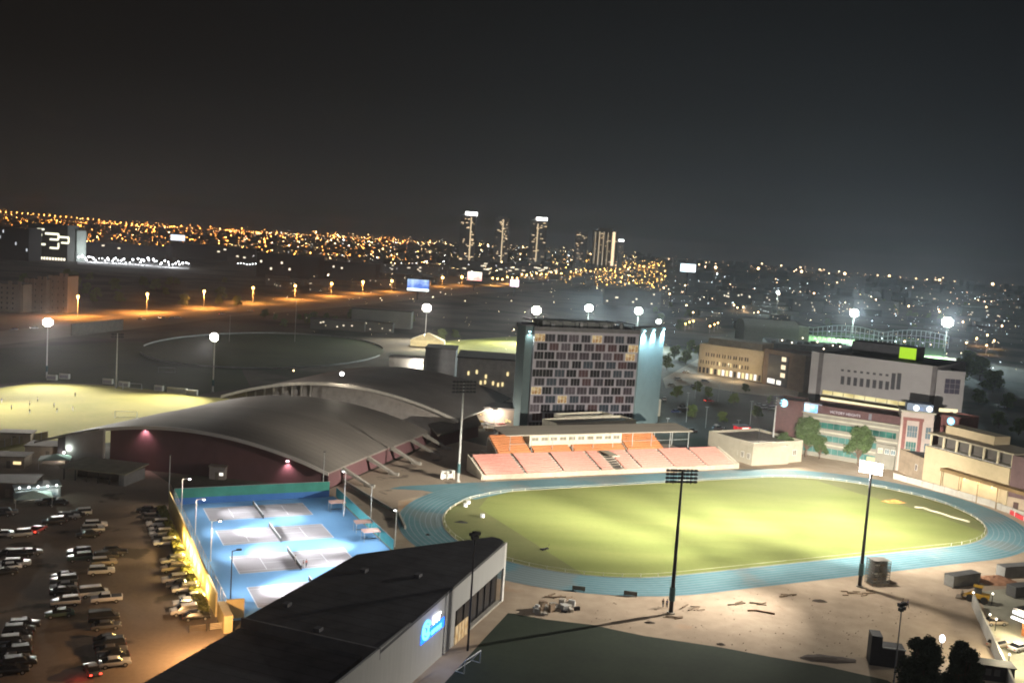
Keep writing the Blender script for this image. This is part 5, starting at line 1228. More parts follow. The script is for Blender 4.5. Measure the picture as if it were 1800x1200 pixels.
# near right corner: score box, kiosk, shelters
sb_ = thing('score_box','dark two step container shelter left of the big trees','shelter',tuple(at(1557,1166)),R(-10))
dk = M('shelter_dark',(.028,.028,.035),.7)
MB().box(-3.0,2.6,-1.5,1.5,0,3.4).build('body', dk, sb_); MB().box(-3.0,-1.2,-1.5,1.5,3.4,5.2).build('tower_box', dk, sb_); MB().box(-1.1,2.7,-1.7,-1.55,3.3,3.5).build('roof_edge', metal_light, sb_)
bl = thing('site_cabin','dark cabin between the big trees and the concrete wall','cabin',tuple(at(1735,1190)),R(-10))
MB().box(-3.8,3.8,-1.4,1.4,0,2.6).build('body', dk, bl); MB().box(-4,4,-1.6,1.6,2.6,2.75).build('roof', M('cabin_roof',(.03,.03,.04)), bl)
for x_ in (-2.2,-.8,.6): MB().box(x_,x_+.9,-1.46,-1.4,1.0,2.1).build('window', M('cabin_window',(.1,.1,.1),.3), bl)
wl = thing('white_lamp','single bright white lamp between the two big dark trees','lamp',tuple(at(1651,1170)),0)
MB().tube((0,0,0),(0,0,4.6),.09,n=6).build('pole', metal_dark, wl); MB().ball((0,0,4.95),.45,10,8,1.5).build('globe', E('white_globe',(.92,.95,1),8), wl)
lamp('POINT', at(1651,1170)+Vector((0,-1.0,5.3)), 350, (.9,.94,1), .4)
ph = thing('dark_post','slim mast with a small dark lamp cluster left of the big trees','floodlight',tuple(at(1571,1199)),R(20))
hp_ = zy(ph.location.x,ph.location.y,1062); MB().tube((0,0,0),(0,0,hp_),.14,.09,n=8).build('pole', M('post_grey',(.22,.22,.24)), ph)
for x_,z_ in ((-.35,0),(.35,.15),(-.1,-.8),(.3,-.6)): MB().box(x_-.35,x_+.35,-.3,.3,hp_+z_-.3,hp_+z_+.25).build('lamp', lamp_house, ph)
sh = thing('filling_station','lit building with white canopy edge and orange wall at the right edge','building',tuple(at(1795,1116)),R(-62))
MB().box(0,9,0,8,0,3.6).build('wall', M('orange_wall',(.52,.19,.07),.7), sh); MB().box(-1.2,10,-1.4,9,3.9,5.3).build('canopy', dk, sh)
MB().box(-1.25,10,-1.52,-1.41,4.1,4.75).build('light_band', E('white_light_band',(1,.98,.92),2.4), sh); MB().box(-1.25,10,-1.9,-1.41,3.2,3.6).build('light_band', E('white_light_band',(1,.98,.92),2.4), sh)
lamp('POINT', at(1770,1120,5.5), 5200, (1,.86,.56), .6); lamp('POINT', at(1790,1075,5), 2500, (1,.82,.5), .6); lamp('POINT', at(1808,1160)+Vector((2,5,5)), 3000, (1,.9,.66), .6)
for i,(px,py,lab) in enumerate(((1749,1108,'short bollard lamp on the pale forecourt, upper one'),(1738,1100,'slim bollard lamp close to the concrete wall'),(1772,1172,'bollard lamp near the lower end of the concrete wall'),(1709,1060,'small lamp at the upper end of the concrete wall'),(1743,1062,'small lamp beside the yellow wheel loader'))):
    b = at(px,py); o = thing('bollard_lamp', lab, 'lamp', tuple(b)); MB().tube((0,0,0),(0,0,2.2),.08,n=6).build('pole', metal_dark, o); MB().ball((0,0,2.35),.2,8,6).build('globe', E('bollard_globe',(1,.93,.75),5), o)
# left side: sheds and canopies behind the car park
shed = Face(at(120,842), at(205,852))
sd_ = shed.thing('parking_shed','open fronted dark shed with a pale flat roof at the top of the car park','shed')
MB().extr_x([(-1,3.0),(10,3.6),(10,3.9),(-1,3.3)],-2,shed.L+3).build('roof', M('shed_roof',(.19,.18,.14),.8), sd_)
MB().box(0,shed.L+1,4,9,0,2.9).build('back_room', M('shed_dark',(.05,.045,.05)), sd_)
for i in range(6): MB().box(-1+i*(shed.L+2.4)/5,-.8+i*(shed.L+2.4)/5,-.6,-.4,0,3.1).build('post', metal_dark, sd_)
MB().box(shed.L+1.0,shed.L+2.5,-.6,9,0,2.9).build('side_panel', M('shed_panel',(.14,.14,.15)), sd_)
def hut(label, px, py, w, d, h, mat, roofm, rz, lit=None):
    t = thing('small_hut', label, 'hut', tuple(at(px,py)), R(rz)); MB().box(-w/2,w/2,-d/2,d/2,0,h).build('wall', mat, t); MB().box(-w/2-.3,w/2+.3,-d/2-.3,d/2+.3,h,h+.25).build('roof', roofm, t)
    MB().box(-.5,.5,-d/2-.06,-d/2-.01,0,2.0).build('door', M('hut_door',(.12,.1,.08)), t)
    if lit: MB().box(w*.15,w*.4,-d/2-.06,-d/2-.01,1.1,1.9).build('lit_window', lit, t)
hroof = M('hut_roof',(.16,.13,.11),.9); hbeige = M('hut_beige',(.26,.21,.17),.85)
hut('brown roofed hut below the training pitch, second from the left edge',90,800,12,7,3.2,hbeige,hroof,10); hut('small beige hut at the left edge below the training pitch',22,818,8,6,3.0,hbeige,hroof,8,lit_warm)
hut('small grey booth against the maroon hall wall, right one',384,840,4.2,3,3.4,M('booth_grey',(.2,.17,.16)),hroof,0,lit_white); hut('small pale booth against the maroon hall wall, left one',281,824,3.2,2.6,3.6,M('booth_pale',(.33,.29,.26)),hroof,0)
hut('dark hut left of the lit boat shaped canopy',20,866,12,8,3.4,M('hut_dark',(.08,.06,.055)),M('hut_roof_dark',(.08,.06,.055)),15)
hut('cream hut at the left end of the white training pitch fence',30,775,9,5,2.8,M('hut_cream',(.42,.34,.25)),hroof,10)
for i,(px,py,lab) in enumerate(((97,820,'pale green lit tent roof below the left end of the sports hall'),(58,888,'lit pale green awning at the left side of the car park'))):
    b = at(px,py); t = thing('tent_canopy', lab, 'canopy', tuple(b), R(20+10*i)); m = MB(); m.add([(-4,-3,2.4),(4,-3,2.4),(4,3,2.4),(-4,3,2.4),(0,0,3.6)],[(0,1,4),(1,2,4),(2,3,4),(3,0,4),(3,2,1,0)]); m.build('canopy', M('tent_green',(.33,.42,.38),.8), t)
    for x_ in (-3.8,3.8):
        for y_ in (-2.8,2.8): MB().tube((x_,y_,0),(x_,y_,2.45),.07,n=5).build('leg', metal_light, t)
    lamp('POINT', Vector(b)+Vector((2,3,4.6)), 420, (.8,1,.9), .3)
boat = thing('lit_shop','low shop front with a row of white lights at the left of the car park','shop',tuple(at(66,876)),R(32))
MB().box(-5,5,0,5,0,2.8).build('wall', M('shop_grey',(.2,.22,.22)), boat); MB().box(-5.2,5.2,-.9,5.2,2.8,3.1).build('roof', M('shop_roof',(.3,.33,.33)), boat)
MB().box(-4.5,4.5,-.08,-.01,.7,2.1).build('shop_window', E('shop_glow',(.75,.95,.92),.7,tex=(.6,(.9,1,.95),(.2,.3,.3))), boat)
for i in range(5): MB().ball((-4+2*i,-.95,3.2),.22,8,6).build('lamp', E('shop_lamp',(.95,1,1),7), boat)
lamp('POINT', Vector(boat.location)+Vector((2,-3,3)), 700, (.8,.95,1), .4)
for i,(px,py,lab) in enumerate(((48,803,'small white lamp on a pole below the training pitch'),(112,795,'white lamp on a pole at the left end of the hall wall'))):
    b = at(px,py+14); o = thing('yard_lamp', lab, 'lamp post', tuple(b)); h_ = zy(b.x,b.y,py); MB().tube((0,0,0),(0,0,h_),.07,n=6).build('pole', metal_dark, o); MB().ball((0,0,h_),.32,8,6).build('globe', E('yard_globe',(1,.97,.9),8), o); lamp('POINT', Vector(b)+Vector((0,-.6,h_-.6)), 500, (1,.95,.85), .2)
ln_ = run_wall('pitch_fence','low fence of thin posts between the huts and the floodlit training pitch',[at(-30,795),at(20,782),at(60,775),at(84,770)],2.2,.04,M('fence_wire',(.35,.3,.2)),'fence',2.5)
# ================================================================== CARS
tyre = rubber; rimm = M('wheel_rim',(.4,.4,.4),.4,.1,1,.6); headm = M('headlamp_glass',(.6,.6,.58),.2); tailm = M('tail_lamp_red',(.35,.02,.02),.3); cglass = M('car_glass',(.02,.022,.026),.12,.1,1,spec=.7)
paint = {k: M('paint_'+k, c, .32, .05, .6, .15 if k in ('silver','grey') else 0.0, spec=.55) for k,c in dict(white=(.72,.71,.69),silver=(.42,.42,.42),black=(.02,.02,.022),grey=(.13,.13,.135),beige=(.38,.32,.24),blue=(.03,.06,.16),red=(.30,.03,.03),green=(.06,.10,.08)).items()}
def car_proto(kind):
    """side profile swept across the width, tapered cabin glass, roof, wheels with rims, lamps"""
    t = thing('parked_car','car','car')
    if kind == 'sedan': L,Wd,prof,cab,h = 4.6,1.8,[(-2.3,.35),(2.3,.35),(2.32,.62),(2.2,.80),(1.2,.92),(-1.5,.95),(-2.2,.90),(-2.32,.65)],[(-1.75,.93),(1.15,.90),(.45,1.38),(-.95,1.40)],1.42
    elif kind == 'suv': L,Wd,prof,cab,h = 4.8,1.95,[(-2.4,.45),(2.4,.45),(2.42,.8),(2.3,1.02),(1.25,1.12),(-2.3,1.15),(-2.42,.8)],[(-2.25,1.12),(1.15,1.10),(.55,1.70),(-2.0,1.74)],1.76
    elif kind == 'pickup': L,Wd,prof,cab,h = 5.2,1.9,[(-2.6,.5),(2.6,.5),(2.62,.85),(2.5,1.05),(1.45,1.15),(-2.6,1.15),(-2.62,.8)],[(-.65,1.13),(1.4,1.12),(.85,1.72),(-.5,1.74)],1.76
    else: L,Wd,prof,cab,h = 4.9,1.9,[(-2.45,.4),(2.45,.4),(2.46,.9),(1.9,1.1),(-2.45,1.1)],[(-2.4,1.08),(1.85,1.08),(1.2,1.95),(-2.35,1.98)],2.0
    body = MB().extr_y(prof, -Wd/2, Wd/2)
    me = body.mesh('body', paint['white']); bm = bmesh.new(); bm.from_mesh(me); bmesh.ops.bevel(bm, geom=[e for e in bm.edges], offset=.07, segments=2, affect='EDGES', profile=.5); bm.to_mesh(me); bm.free(); me.shade_smooth()
    o = bpy.data.objects.new('body', me); COL.objects.link(o); o.parent = t
    m = MB(); w0, w1 = Wd/2-.06, Wd/2-.24; n = len(cab)
    m.add([(x, -(w0 if z < 1.2 and z < h-.4 else w1), z) for x,z in cab]+[(x, (w0 if z < 1.2 and z < h-.4 else w1), z) for x,z in cab], [tuple(range(n)),tuple(range(2*n-1,n-1,-1))]+[(i,n+i,n+(i+1)%n,(i+1)%n) for i in range(n)])
    m.build('windows', cglass, t)
    (xa,za),(xb,zb) = cab[3],cab[2]
    m = MB(); m.add([(xa-.04,-w1-.02,za-.02),(xb+.04,-w1-.02,zb-.02),(xb+.04,w1+.02,zb-.02),(xa-.04,w1+.02,za-.02),(xa+.1,-w1+.1,za+.06),(xb-.12,-w1+.1,zb+.06),(xb-.12,w1-.1,zb+.06),(xa+.1,w1-.1,za+.06)],[(0,1,5,4),(1,2,6,5),(2,3,7,6),(3,0,4,7),(4,5,6,7)]); m.build('roof', paint['white'], t)
    if kind == 'pickup': MB().box(-2.5,-.75,-Wd/2+.12,Wd/2-.12,1.02,1.17).build('load_bed', M('bed_dark',(.05,.05,.05)), t)
    for x in (-L*.30, L*.31):
        for y in (-1,1):
            yc = y*(Wd/2-.08); w = MB().tube((x,yc-.12,.34),(x,yc+.12,.34),.35,n=14).build('wheel', tyre, t)
            MB().tube((x,yc+y*.10,.34),(x,yc+y*.14,.34),.20,n=10).build('rim', rimm, w)
    zf = prof[2][1]
    for y in (-1,1):
        MB().box(L/2-.06,L/2+.035,y*Wd*.36-.2,y*Wd*.36+.2,zf-.06,zf+.1).build('headlight', headm, t)
        MB().box(-L/2-.035,-L/2+.06,y*Wd*.38-.16,y*Wd*.38+.16,zf-.02,zf+.16).build('taillight', tailm, t)
    return t
PROTO = {k: car_proto(k) for k in ('sedan','suv','pickup','van')}
USED = set()
def car(kind, col, px, py, ang, label, group, headlit=False, taillit=False):
    p = at(px, py); pr = PROTO[kind]; mats = {'body': paint[col], 'roof': paint[col]}
    if headlit: mats['headlight'] = E('headlight_on',(1,.97,.9),12)
    if taillit: mats['taillight'] = E('taillight_on',(1,.04,.02),8)
    if kind not in USED:
        USED.add(kind); pr.location = p; pr.rotation_euler = (0,0,R(ang)); pr['label'] = label; pr['group'] = group
        for ch in pr.children:
            n = ch.name.split('.')[0]
            if n in mats: ch.material_slots[0].link = 'OBJECT'; ch.material_slots[0].material = mats[n]
        return pr
    return dup(pr, tuple(p), R(ang), label, group, mats=mats)
zz = lambda x,y: (x/2.857, 780+y/2.857)
ROWS = [
 ('row beside the hedge','cars along the hedge',TADEG+180,[(735,330,'sedan','black'),(762,350,'sedan','black'),(770,372,'suv','grey'),(790,402,'suv','white'),(800,426,'sedan','silver'),(808,452,'suv','white'),(815,476,'sedan','grey'),(830,498,'suv','white'),(868,588,'suv','silver'),(872,628,'suv','beige'),(878,684,'suv','white'),(900,708,'sedan','grey'),(930,732,'suv','white'),(965,772,'sedan','silver'),(942,806,'pickup','white'),(925,842,'suv','white'),(985,868,'sedan','black')]),
 ('right middle row','cars in the middle row',TADEG,[(480,408,'suv','white'),(465,432,'suv','silver'),(440,456,'sedan','black'),(575,548,'suv','black'),(530,568,'suv','black'),(520,598,'suv','beige'),(508,642,'suv','white'),(470,752,'van','white'),(535,782,'pickup','white'),(520,878,'van','black'),(532,916,'sedan','grey'),(545,985,'sedan','black'),(550,1012,'suv','black'),(560,1040,'sedan','grey'),(570,1068,'sedan','black'),(575,1102,'sedan','silver')]),
 ('left middle row','cars in the middle row',TADEG+180,[(398,548,'suv','black'),(402,574,'suv','green'),(318,665,'sedan','black'),(322,690,'suv','grey'),(320,716,'sedan','silver'),(318,742,'sedan','black'),(330,798,'suv','silver'),(300,854,'sedan','green')]),
 ('top row by the lit shop','cars near the lit shop',TADEG+180,[(405,346,'suv','white'),(372,356,'sedan','black'),(342,366,'suv','silver'),(305,374,'sedan','black'),(270,392,'suv','black'),(232,290,'suv','grey'),(290,295,'sedan','black')]),
 ('group along the left edge','cars at the left edge',TADEG,[(30,452,'sedan','silver'),(100,455,'suv','silver'),(150,546,'sedan','grey'),(100,556,'suv','black'),(38,548,'sedan','black'),(85,604,'suv','silver'),(40,618,'sedan','white'),(20,645,'sedan','black'),(60,600,'sedan','grey'),(30,345,'suv','grey'),(5,350,'sedan','black')]),
 ('dark row at the lower left','cars at the lower left',TADEG,[(120,915,'suv','black'),(95,942,'suv','black'),(85,968,'sedan','black'),(75,996,'suv','grey'),(70,1024,'sedan','black'),(75,1052,'suv','black'),(65,1082,'sedan','grey'),(95,1105,'suv','black'),(60,1140,'sedan','black')])]
for rn, grp, ang, L in ROWS:
    for i,(x,y,k,c) in enumerate(L):
        px,py = zz(x,y); end = 'far end'
        car(k, c, px, py+4, ang+random.uniform(-4,4)+(180 if random.random()<.2 else 0), f'{c} {k}, {ORD[i]} from the top of the {rn}', grp)
p_ = zz(190,432); car('sedan','red',p_[0],p_[1]+3,TADEG+60,'car with glowing red tail lamps driving at the left of the car park','moving cars',False,True); lamp('POINT', at(*p_)+Vector((-.5,-3,1.2)), 60,(1,.1,.05),.2)
p_ = zz(462,1140); car('sedan','grey',p_[0],p_[1]+3,TADEG+100,'car with red tail lamps leaving the bottom of the car park','moving cars',False,True); lamp('POINT', at(*p_)+Vector((-.5,-3,1.2)), 50,(1,.1,.05),.2)
# cars of the central car park, lit and unlit
CC = [(1246,706,'sedan','red',20,0,1,'car with glaring red tail lamps in the central car park'),(1352,707,'suv','white',60,1,0,'white car with bright headlights near the round sign'),(1344,718,'suv','white',40,1,0,'white car with headlights on, left of the round sign'),(1358,720,'van','white',30,0,0,'white van parked below the round sign'),(1335,714,'sedan','silver',20,0,0,'silver car left of the lit white cars'),(1168,703,'sedan','white',80,1,0,'car with white headlights beside the hotel end wall'),(1188,725,'sedan','blue',30,0,0,'blue car behind the right end of the grandstand'),(1200,718,'sedan','silver',30,0,0,'silver car behind the grandstand roof'),(1215,760,'suv','grey',25,0,0,'grey car behind the pink upper seating'),(1262,755,'suv','silver',25,1,0,'car with one bright headlight left of the red kiosk'),(1345,762,'sedan','blue',20,0,0,'pale blue car right of the red kiosk'),(1205,655,'sedan','white',40,0,0,'white car on the forecourt lane, upper one'),(1192,668,'suv','silver',40,0,0,'silver car on the forecourt lane'),(1220,680,'sedan','white',-20,0,0,'white car on the forecourt of the tan office'),(1180,678,'sedan','beige',40,0,0,'beige car on the forecourt next to the hotel'),(1240,672,'suv','grey',-20,0,0,'grey car below the tan office'),(1700,755,'suv','white',-55,1,0,'white car with headlights on the diagonal street, nearest the brick block'),(1712,768,'suv','silver',-55,1,0,'silver car with headlights behind the pavilion'),(1730,778,'sedan','black',-55,0,0,'black car behind the pavilion roof'),(1750,790,'suv','black',-50,0,0,'black car behind the right end of the pavilion'),(1770,802,'suv','grey',-50,1,0,'grey car with headlights at the right edge'),(1788,806,'sedan','white',-50,0,0,'white car at the right edge behind the maroon annex'),(1760,716,'sedan','white',-20,1,0,'white car with bright headlights on the far right street'),(1720,776,'suv','grey',-55,0,0,'grey car tucked behind the pavilion upper block'),(1755,1138,'suv','beige',30,0,0,'beige car on the pale forecourt by the orange wall'),(1790,1142,'sedan','white',30,0,0,'white car on the pale forecourt at the right edge'),(1748,1097,'sedan','beige',10,0,0,'beige car at the top of the pale forecourt')]
for px,py,k,c,a,hl_,tl_,lab in CC: car(k,c,px,py,a,lab,'cars around the school and hotel',bool(hl_),bool(tl_))
for px,py,lab,red in ((248,561,'car on the highway left of a pair of headlights',0),(285,559,'car with white headlights on the highway',0),(302,559,'red lit car on the highway beside the oval',1),(312,558,'car with headlights right of the red lit highway car',0),(390,552,'dark red lit car on the highway',1),(60,577,'car on the highway at the left edge',0),(25,579,'red lit car on the highway at the left edge',1),(440,546,'car on the highway beyond the oval',1),(640,525,'car on the highway above the far pavilion',1)):
    car('sedan',random.choice(('white','silver','black')),px,py+1,random.choice((35,215)),lab,'cars on the highway',not red,bool(red))
# ================================================================== STREET LAMPS ALONG THE HIGHWAYS
orange_globe = E('sodium_lamp',(1.0,.55,.15),14); amber_globe = E('amber_street_lamp',(1.0,.62,.28),16)
def road_lamp(px, py, H, label, group, globe, r, power=0, col=(1,.55,.16), rk=.00048):
    d = 300.0
    while d < 7000:
        p = at_d(px,py,d)
        if p.z <= hill(p.x,p.y)+H: break
        d += 10
    base = Vector((p.x,p.y,hill(p.x,p.y))); r = max(r, rk*d)
    t = thing('street_lamp', label, 'street lamp', tuple(base), 0, group)
    MB().tube((0,0,0),(0,0,H-.2),.16,.1,n=6).build('pole', metal_light, t); MB().ball((0,0,H),r,10,7).build('lamp_globe', globe, t)
    if power: lamp('SPOT', (base.x,base.y-r-.6,base.z+H-.3), power, col, .5, (base.x,base.y-r-1.6,base.z), 152, .5)
HL = [(137,522),(259,517),(359,512),(445,507),(519,503),(583,499),(638,496),(689,494),(778,488),(812,487)]
HLL = ['leftmost orange street lamp on the highway, above the beige wall','second orange highway lamp from the left','third orange highway lamp from the left','fourth orange highway lamp from the left','fifth orange highway lamp from the left, above the thin dark pole','sixth orange highway lamp from the left','seventh orange highway lamp from the left','orange highway lamp just left of the blue lit billboard','orange highway lamp right of the blue lit billboard','orange highway lamp touching the red lit billboard']
for i,((px,py),lab) in enumerate(zip(HL,HLL)):
    road_lamp(px,py,14,lab,'orange lamps along the highway',orange_globe,.0021*at(px,py,14).length*.62,170000,(1,.38,.08))
hp_ = []
for px,py in HL:
    d = 300.0
    while d < 3000 and at_d(px,py,d).z > 14: d += 5
    hp_.append(at_d(px,py,d))
for i,p in enumerate(hp_):      # extra spots added at each head, aimed both ways to even the road's glow
    q = hp_[i+1] if i < len(hp_)-1 else p+(p-hp_[i-1]); dr_ = Vector((q.x-p.x,q.y-p.y,0)); L_ = dr_.length; dr_.normalize()
    for s_ in (-1,1): lamp('SPOT', (p.x,p.y-2.2,13.4), 150000, (1,.38,.08), .5, (p.x+dr_.x*s_*min(34,L_*.3),p.y+dr_.y*s_*min(34,L_*.3)-6,0), 92, 1.0)
for i in range(36):
    px = 866+i*8.6; py = 486 - i*.62 + (i%3)*1.6 + (3 if i < 6 else 0); road_lamp(px,py,13,'small orange lamp on the distant bend of the highway','orange lamps on the distant highway bend',orange_globe,1.4,230000 if i%3==0 else 0,(1,.46,.12))
for i,(px,py) in enumerate(((1258,470),(1333,472),(1409,477),(1485,481),(1563,485),(1652,490),(1745,497))):
    road_lamp(px,py,14,f'warm street lamp on the cross highway, {ORD[i]} from the left','lamps along the cross highway',amber_globe,2.0,90000,(1,.55,.24),.0011)
for i,px in enumerate(range(1340,1800,34)): road_lamp(px,456+(px-1340)*.064,13,'fainter warm street lamp on the farther road at the right','lamps of the farther road',E('faint_street_lamp',(1,.66,.36),7),2.0,rk=.0008)
for i,(px,py) in enumerate(((1205,569),(1212,567),(1219,565),(1248,574),(1256,571),(1262,568))): road_lamp(px,py,7,f'low orange lamp in the lane behind the hotel, {ORD[i]} from the left','orange lamps behind the hotel',orange_globe,.75,1500)
for i,(px,py) in enumerate(((1100,530),(1316,504),(1330,470),(1384,588),(1545,574),(1700,560),(1627,596),(1590,610),(1508,586))): 
    pass
# the low roofs they stand on
rrf = Face(at(1345,655), at(1500,668)); mr = rrf.thing('rear_roofs','low dark roofs of the court buildings behind the grey school','building'); rrz = rrf.z(0,602)
MB().box(0,rrf.L,0,40,0,rrz).build('wall', M('rear_roof_dark',(.12,.11,.10),.9,.3,.3), mr)
for i in range(10): MB().box(2+i*rrf.L/10,5+i*rrf.L/10,2+(i%3)*9,5+(i%3)*9,rrz,rrz+1.6).build('plant_box', M('plant_light',(.2,.2,.19)), mr)
rnd = random.Random(41)
for i in range(16):
    road_lamp(rnd.uniform(1560,1800),rnd.uniform(520,640),8,'small amber lamp over a street of the housing area at the far right','amber lamps of the far right streets',amber_globe,.5,14000 if i%2 else 0,(1,.55,.24),.0007)
for i in range(14):
    road_lamp(rnd.uniform(1160,1480),rnd.uniform(498,556),8,'small warm lamp among the low buildings behind the hotel','warm lamps behind the hotel',amber_globe,.5,14000 if i%3==0 else 0,(1,.62,.34),.0006)
# roof lamps on the school complex
for i,(px,py) in enumerate(((1375,598),(1392,602),(1411,594),(1437,601),(1448,613),(1464,607),(1477,609),(1517,604),(1636,606))):
    p = at(px,py,rrz+1.4); t = thing('roof_lamp', f'small warm lamp on the roofs behind the grey school, {ORD[i]} from the left', 'lamp', (p.x,p.y,p.z-1.2), 0, 'roof lamps of the school')
    MB().tube((0,0,-.6),(0,0,1.0),.09,n=5).build('pole', metal_dark, t); MB().ball((0,0,1.2),.42,8,6).build('globe', E('roof_lamp_glow',(1,.85,.6),5), t)
# ================================================================== FAR BUILDINGS
tower_wall = M('tower_wall',(.26,.25,.24),.8,.1,.02)
def tower(label, px0, px1, base_py, top_py, dist, lit_cols=(), crown=None, nwin=24, seed=0, warm=(1,.72,.42), wall=tower_wall):
    a = at_d(px0, base_py, dist); b = at_d(px1, base_py, dist*1.0); w = (b-a).length; h = at_d(px0, top_py, dist).z - a.z
    t = thing('residential_tower', label, 'tower', (a.x,a.y,a.z), math.atan2(b.y-a.y,b.x-a.x)); rnd = random.Random(seed)
    MB().box(0,w,0,w*.9,-25,h).build('wall', wall, t)
    MB().box(w*.2,w*.8,w*.2,w*.7,h,h+w*.12).build('roof_house', wall, t)
    lw = E('tower_window_light',warm,1.6)
    for c in lit_cols:
        MB().box(w*c[0],w*c[1],-.8,-.05,h*.02,h*c[2]).build('lit_stairwell', E('stair_light%d'%int(c[3]*10),(1,.75,.45),c[3]), t)
    for _ in range(nwin):
        x = rnd.uniform(.05,.88)*w; z = rnd.uniform(.05,.94)*h; ww = w*rnd.choice((.05,.08,.16)); MB().box(x,x+ww,-.7,-.04,z,z+h*.014).build('lit_window', lw, t)
    if crown: MB().box(w*crown[0],w*crown[1],-1.4,w*.5,h+.2,h+w*crown[2]).build('lit_crown', E('crown_white',(1,.98,.95),6), t)
tower('tall tower with a glowing white crown, leftmost on the skyline',805,832,462,377,3400,((.66,.74,.96,1.0),),(.3,1.05,.22),30,1)
tower('tall dark tower without a crown between the two white crowned towers',866,891,462,382,3500,((.52,.60,.97,.9),),None,36,2)
tower('tall tower with a glowing white crown, right of the dark tower',928,957,460,386,3450,((.42,.50,.92,.8),),(.35,1.0,.18),26,3)
tower('lower dim tower left of the amber lit tower',1008,1030,462,405,3300,(),None,22,4,(.8,.75,.6))
tower('broad tower washed with amber light on the skyline',1040,1082,466,404,3200,((.05,.10,.95,.35),(.22,.27,.97,.55),(.40,.44,.97,.45),(.58,.62,.95,.35),(.78,.90,.98,1.5)),None,20,5,(1,.7,.3),M('amber_tower_wall',(.16,.12,.08),.8,.1,.02))
tower('slim dark tower with a white lit top right of the amber tower',1084,1094,464,424,3300,(),(.1,.95,.35),8,6)
def far_block(label, px0, px1, base_py, top_py, depth, wall, group=None, nlit=0, lit=None, seed=0, gable=False, cat='building', name='far_building'):
    a, b = at(px0,base_py), at(px1,base_py+ (px1-px0)*.066); f = Face(a,b); t = f.thing(name, label, cat, group); h = f.z(0, top_py); rnd = random.Random(seed)
    MB().box(0,f.L,0,depth,0,h).build('wall', wall, t)
    MB().box(-.4,f.L+.4,-.4,depth+.4,h,h+.6).build('roof', M('far_roof',(.10,.09,.085),.9), t)
    for _ in range(nlit):
        x = rnd.uniform(.03,.93)*f.L; z = h*(.15+.7*rnd.random()); MB().box(x,x+f.L*.03,-.3,-.02,z,z+h*.09).build('lit_window', lit or lit_warm, t)
    return t, f, h
bw = M('beige_apartment_wall',(.30,.235,.19),.85,.12,.08)
for i,(p0,p1,top,lab) in enumerate(((-30,40,496,'dim beige apartment block at the left edge beyond the highway'),(42,82,489,'middle section of the dim beige apartments with two lit windows'),(84,119,484,'right end section of the dim beige apartments'))):
    t,f,h = far_block(lab,p0,p1,545+i*1.5,top,16,bw,None,0)
    for x_ in (.12,.40,.68,.92):
        MB().box(f.L*x_-1.2,f.L*x_+1.2,-1.0,-.02,0,h+ (2.2 if x_>.6 else .3)).build('bay', bw, t)
    for j in range(5):
        for k_ in range(7): MB().box(f.L*(.03+.14*k_),f.L*(.03+.14*k_)+.9,-.12,-.03,h*(.1+.18*j),h*(.1+.18*j)+1.4).build('window', lit_warm if (i==1 and k_==2 and j in (2,3)) else M('far_window',(.08,.065,.06),.5), t)
# the block outlined by white light bands
t,f,h = far_block('dark office block at the far left outlined with zigzag white light bands',48,118,455,392,40,M('far_office_wall',(.06,.065,.06),.8),None,0)
lb = E('facade_light_band',(1,.97,.72),1.8)
def band(p0, p1, th=2.0):
    (x0,z0),(x1,z1) = f.q(*p0), f.q(*p1)
    MB().box(min(x0,x1)-(th/2 if abs(x1-x0)<2 else 0),max(x0,x1)+(th/2 if abs(x1-x0)<2 else 0),-1.2,-.1,min(z0,z1)-(th/2 if abs(x1-x0)>=2 else 0),max(z0,z1)+(th/2 if abs(x1-x0)>=2 else 0)).build('light_band', lb, t)
for q in (((80,411),(103,411)),((103,411),(103,421)),((88,421),(103,421)),((103,417),(121,417)),((121,417),(121,427)),((108,427),(121,427)),((88,436),(103,436)),((103,427),(103,436)),((50,412),(74,412)),((62,429),(80,429)),((66,403),(78,403))): band(*q)
for i in range(9): x0,z0 = f.q(72+i*5,452); MB().box(x0,x0+2.5,-1.0,-.1,1,5).build('lit_window', E('facade_warm',(1,.9,.7),2), t)
t2,f2,h2 = far_block('pale grey end block right of the zigzag lit office',112,134,458,404,36,M('far_pale_wall',(.20,.23,.21),.8),None,4,E('grey_block_light',(.8,1,.85),.8),3)
t3,f3,h3 = far_block('dark tall block at the far left edge behind the beige apartments',-10,50,455,398,40,M('far_dark_wall',(.035,.035,.035),.85),None,5,E('dim_white',(.9,.95,1),.9),8)
# bright white yard beside it
wy = E('yard_flood',(.95,.97,1.0),12)
yb = at(150,462)
Y0 = thing('yard_lamp','glaring white lamp in the bright yard right of the zigzag lit office','lamp',tuple(yb),0,'white lamps of the far bright yard')
MB().tube((0,0,0),(0,0,7),.2,n=5).build('pole', metal_light, Y0); MB().ball((0,0,7.4),1.35,8,6).build('globe', wy, Y0)
rnd = random.Random(5)
for i in range(44):
    q = i/43; px = 138+q*192+rnd.uniform(-2,2); py = 459+q*10+rnd.uniform(-3,3); dup(Y0, tuple(at(px,py)), 0, None, None, scale=rnd.uniform(.55,1.25))
for i in range(7): dup(Y0, tuple(at(418+i*5.2,467+rnd.uniform(-1,2))), 0, 'small white lamp of the second bright yard, left of the oval trees', 'white lamps of the second far yard', scale=.6)
for i in range(5): dup(Y0, tuple(at(665+i*7,463+rnd.uniform(-1,2))), 0, 'pale lamp near the far bluish sheds left of the billboards', 'lamps of the far sheds', scale=.6)
fy = patch('bright_yard',[(136,458),(240,458),(335,468),(332,474),(230,471),(136,464)],.03,ground_mat('yard_paving',[(.3,.3,.3),(.45,.45,.45)],.02,.3))
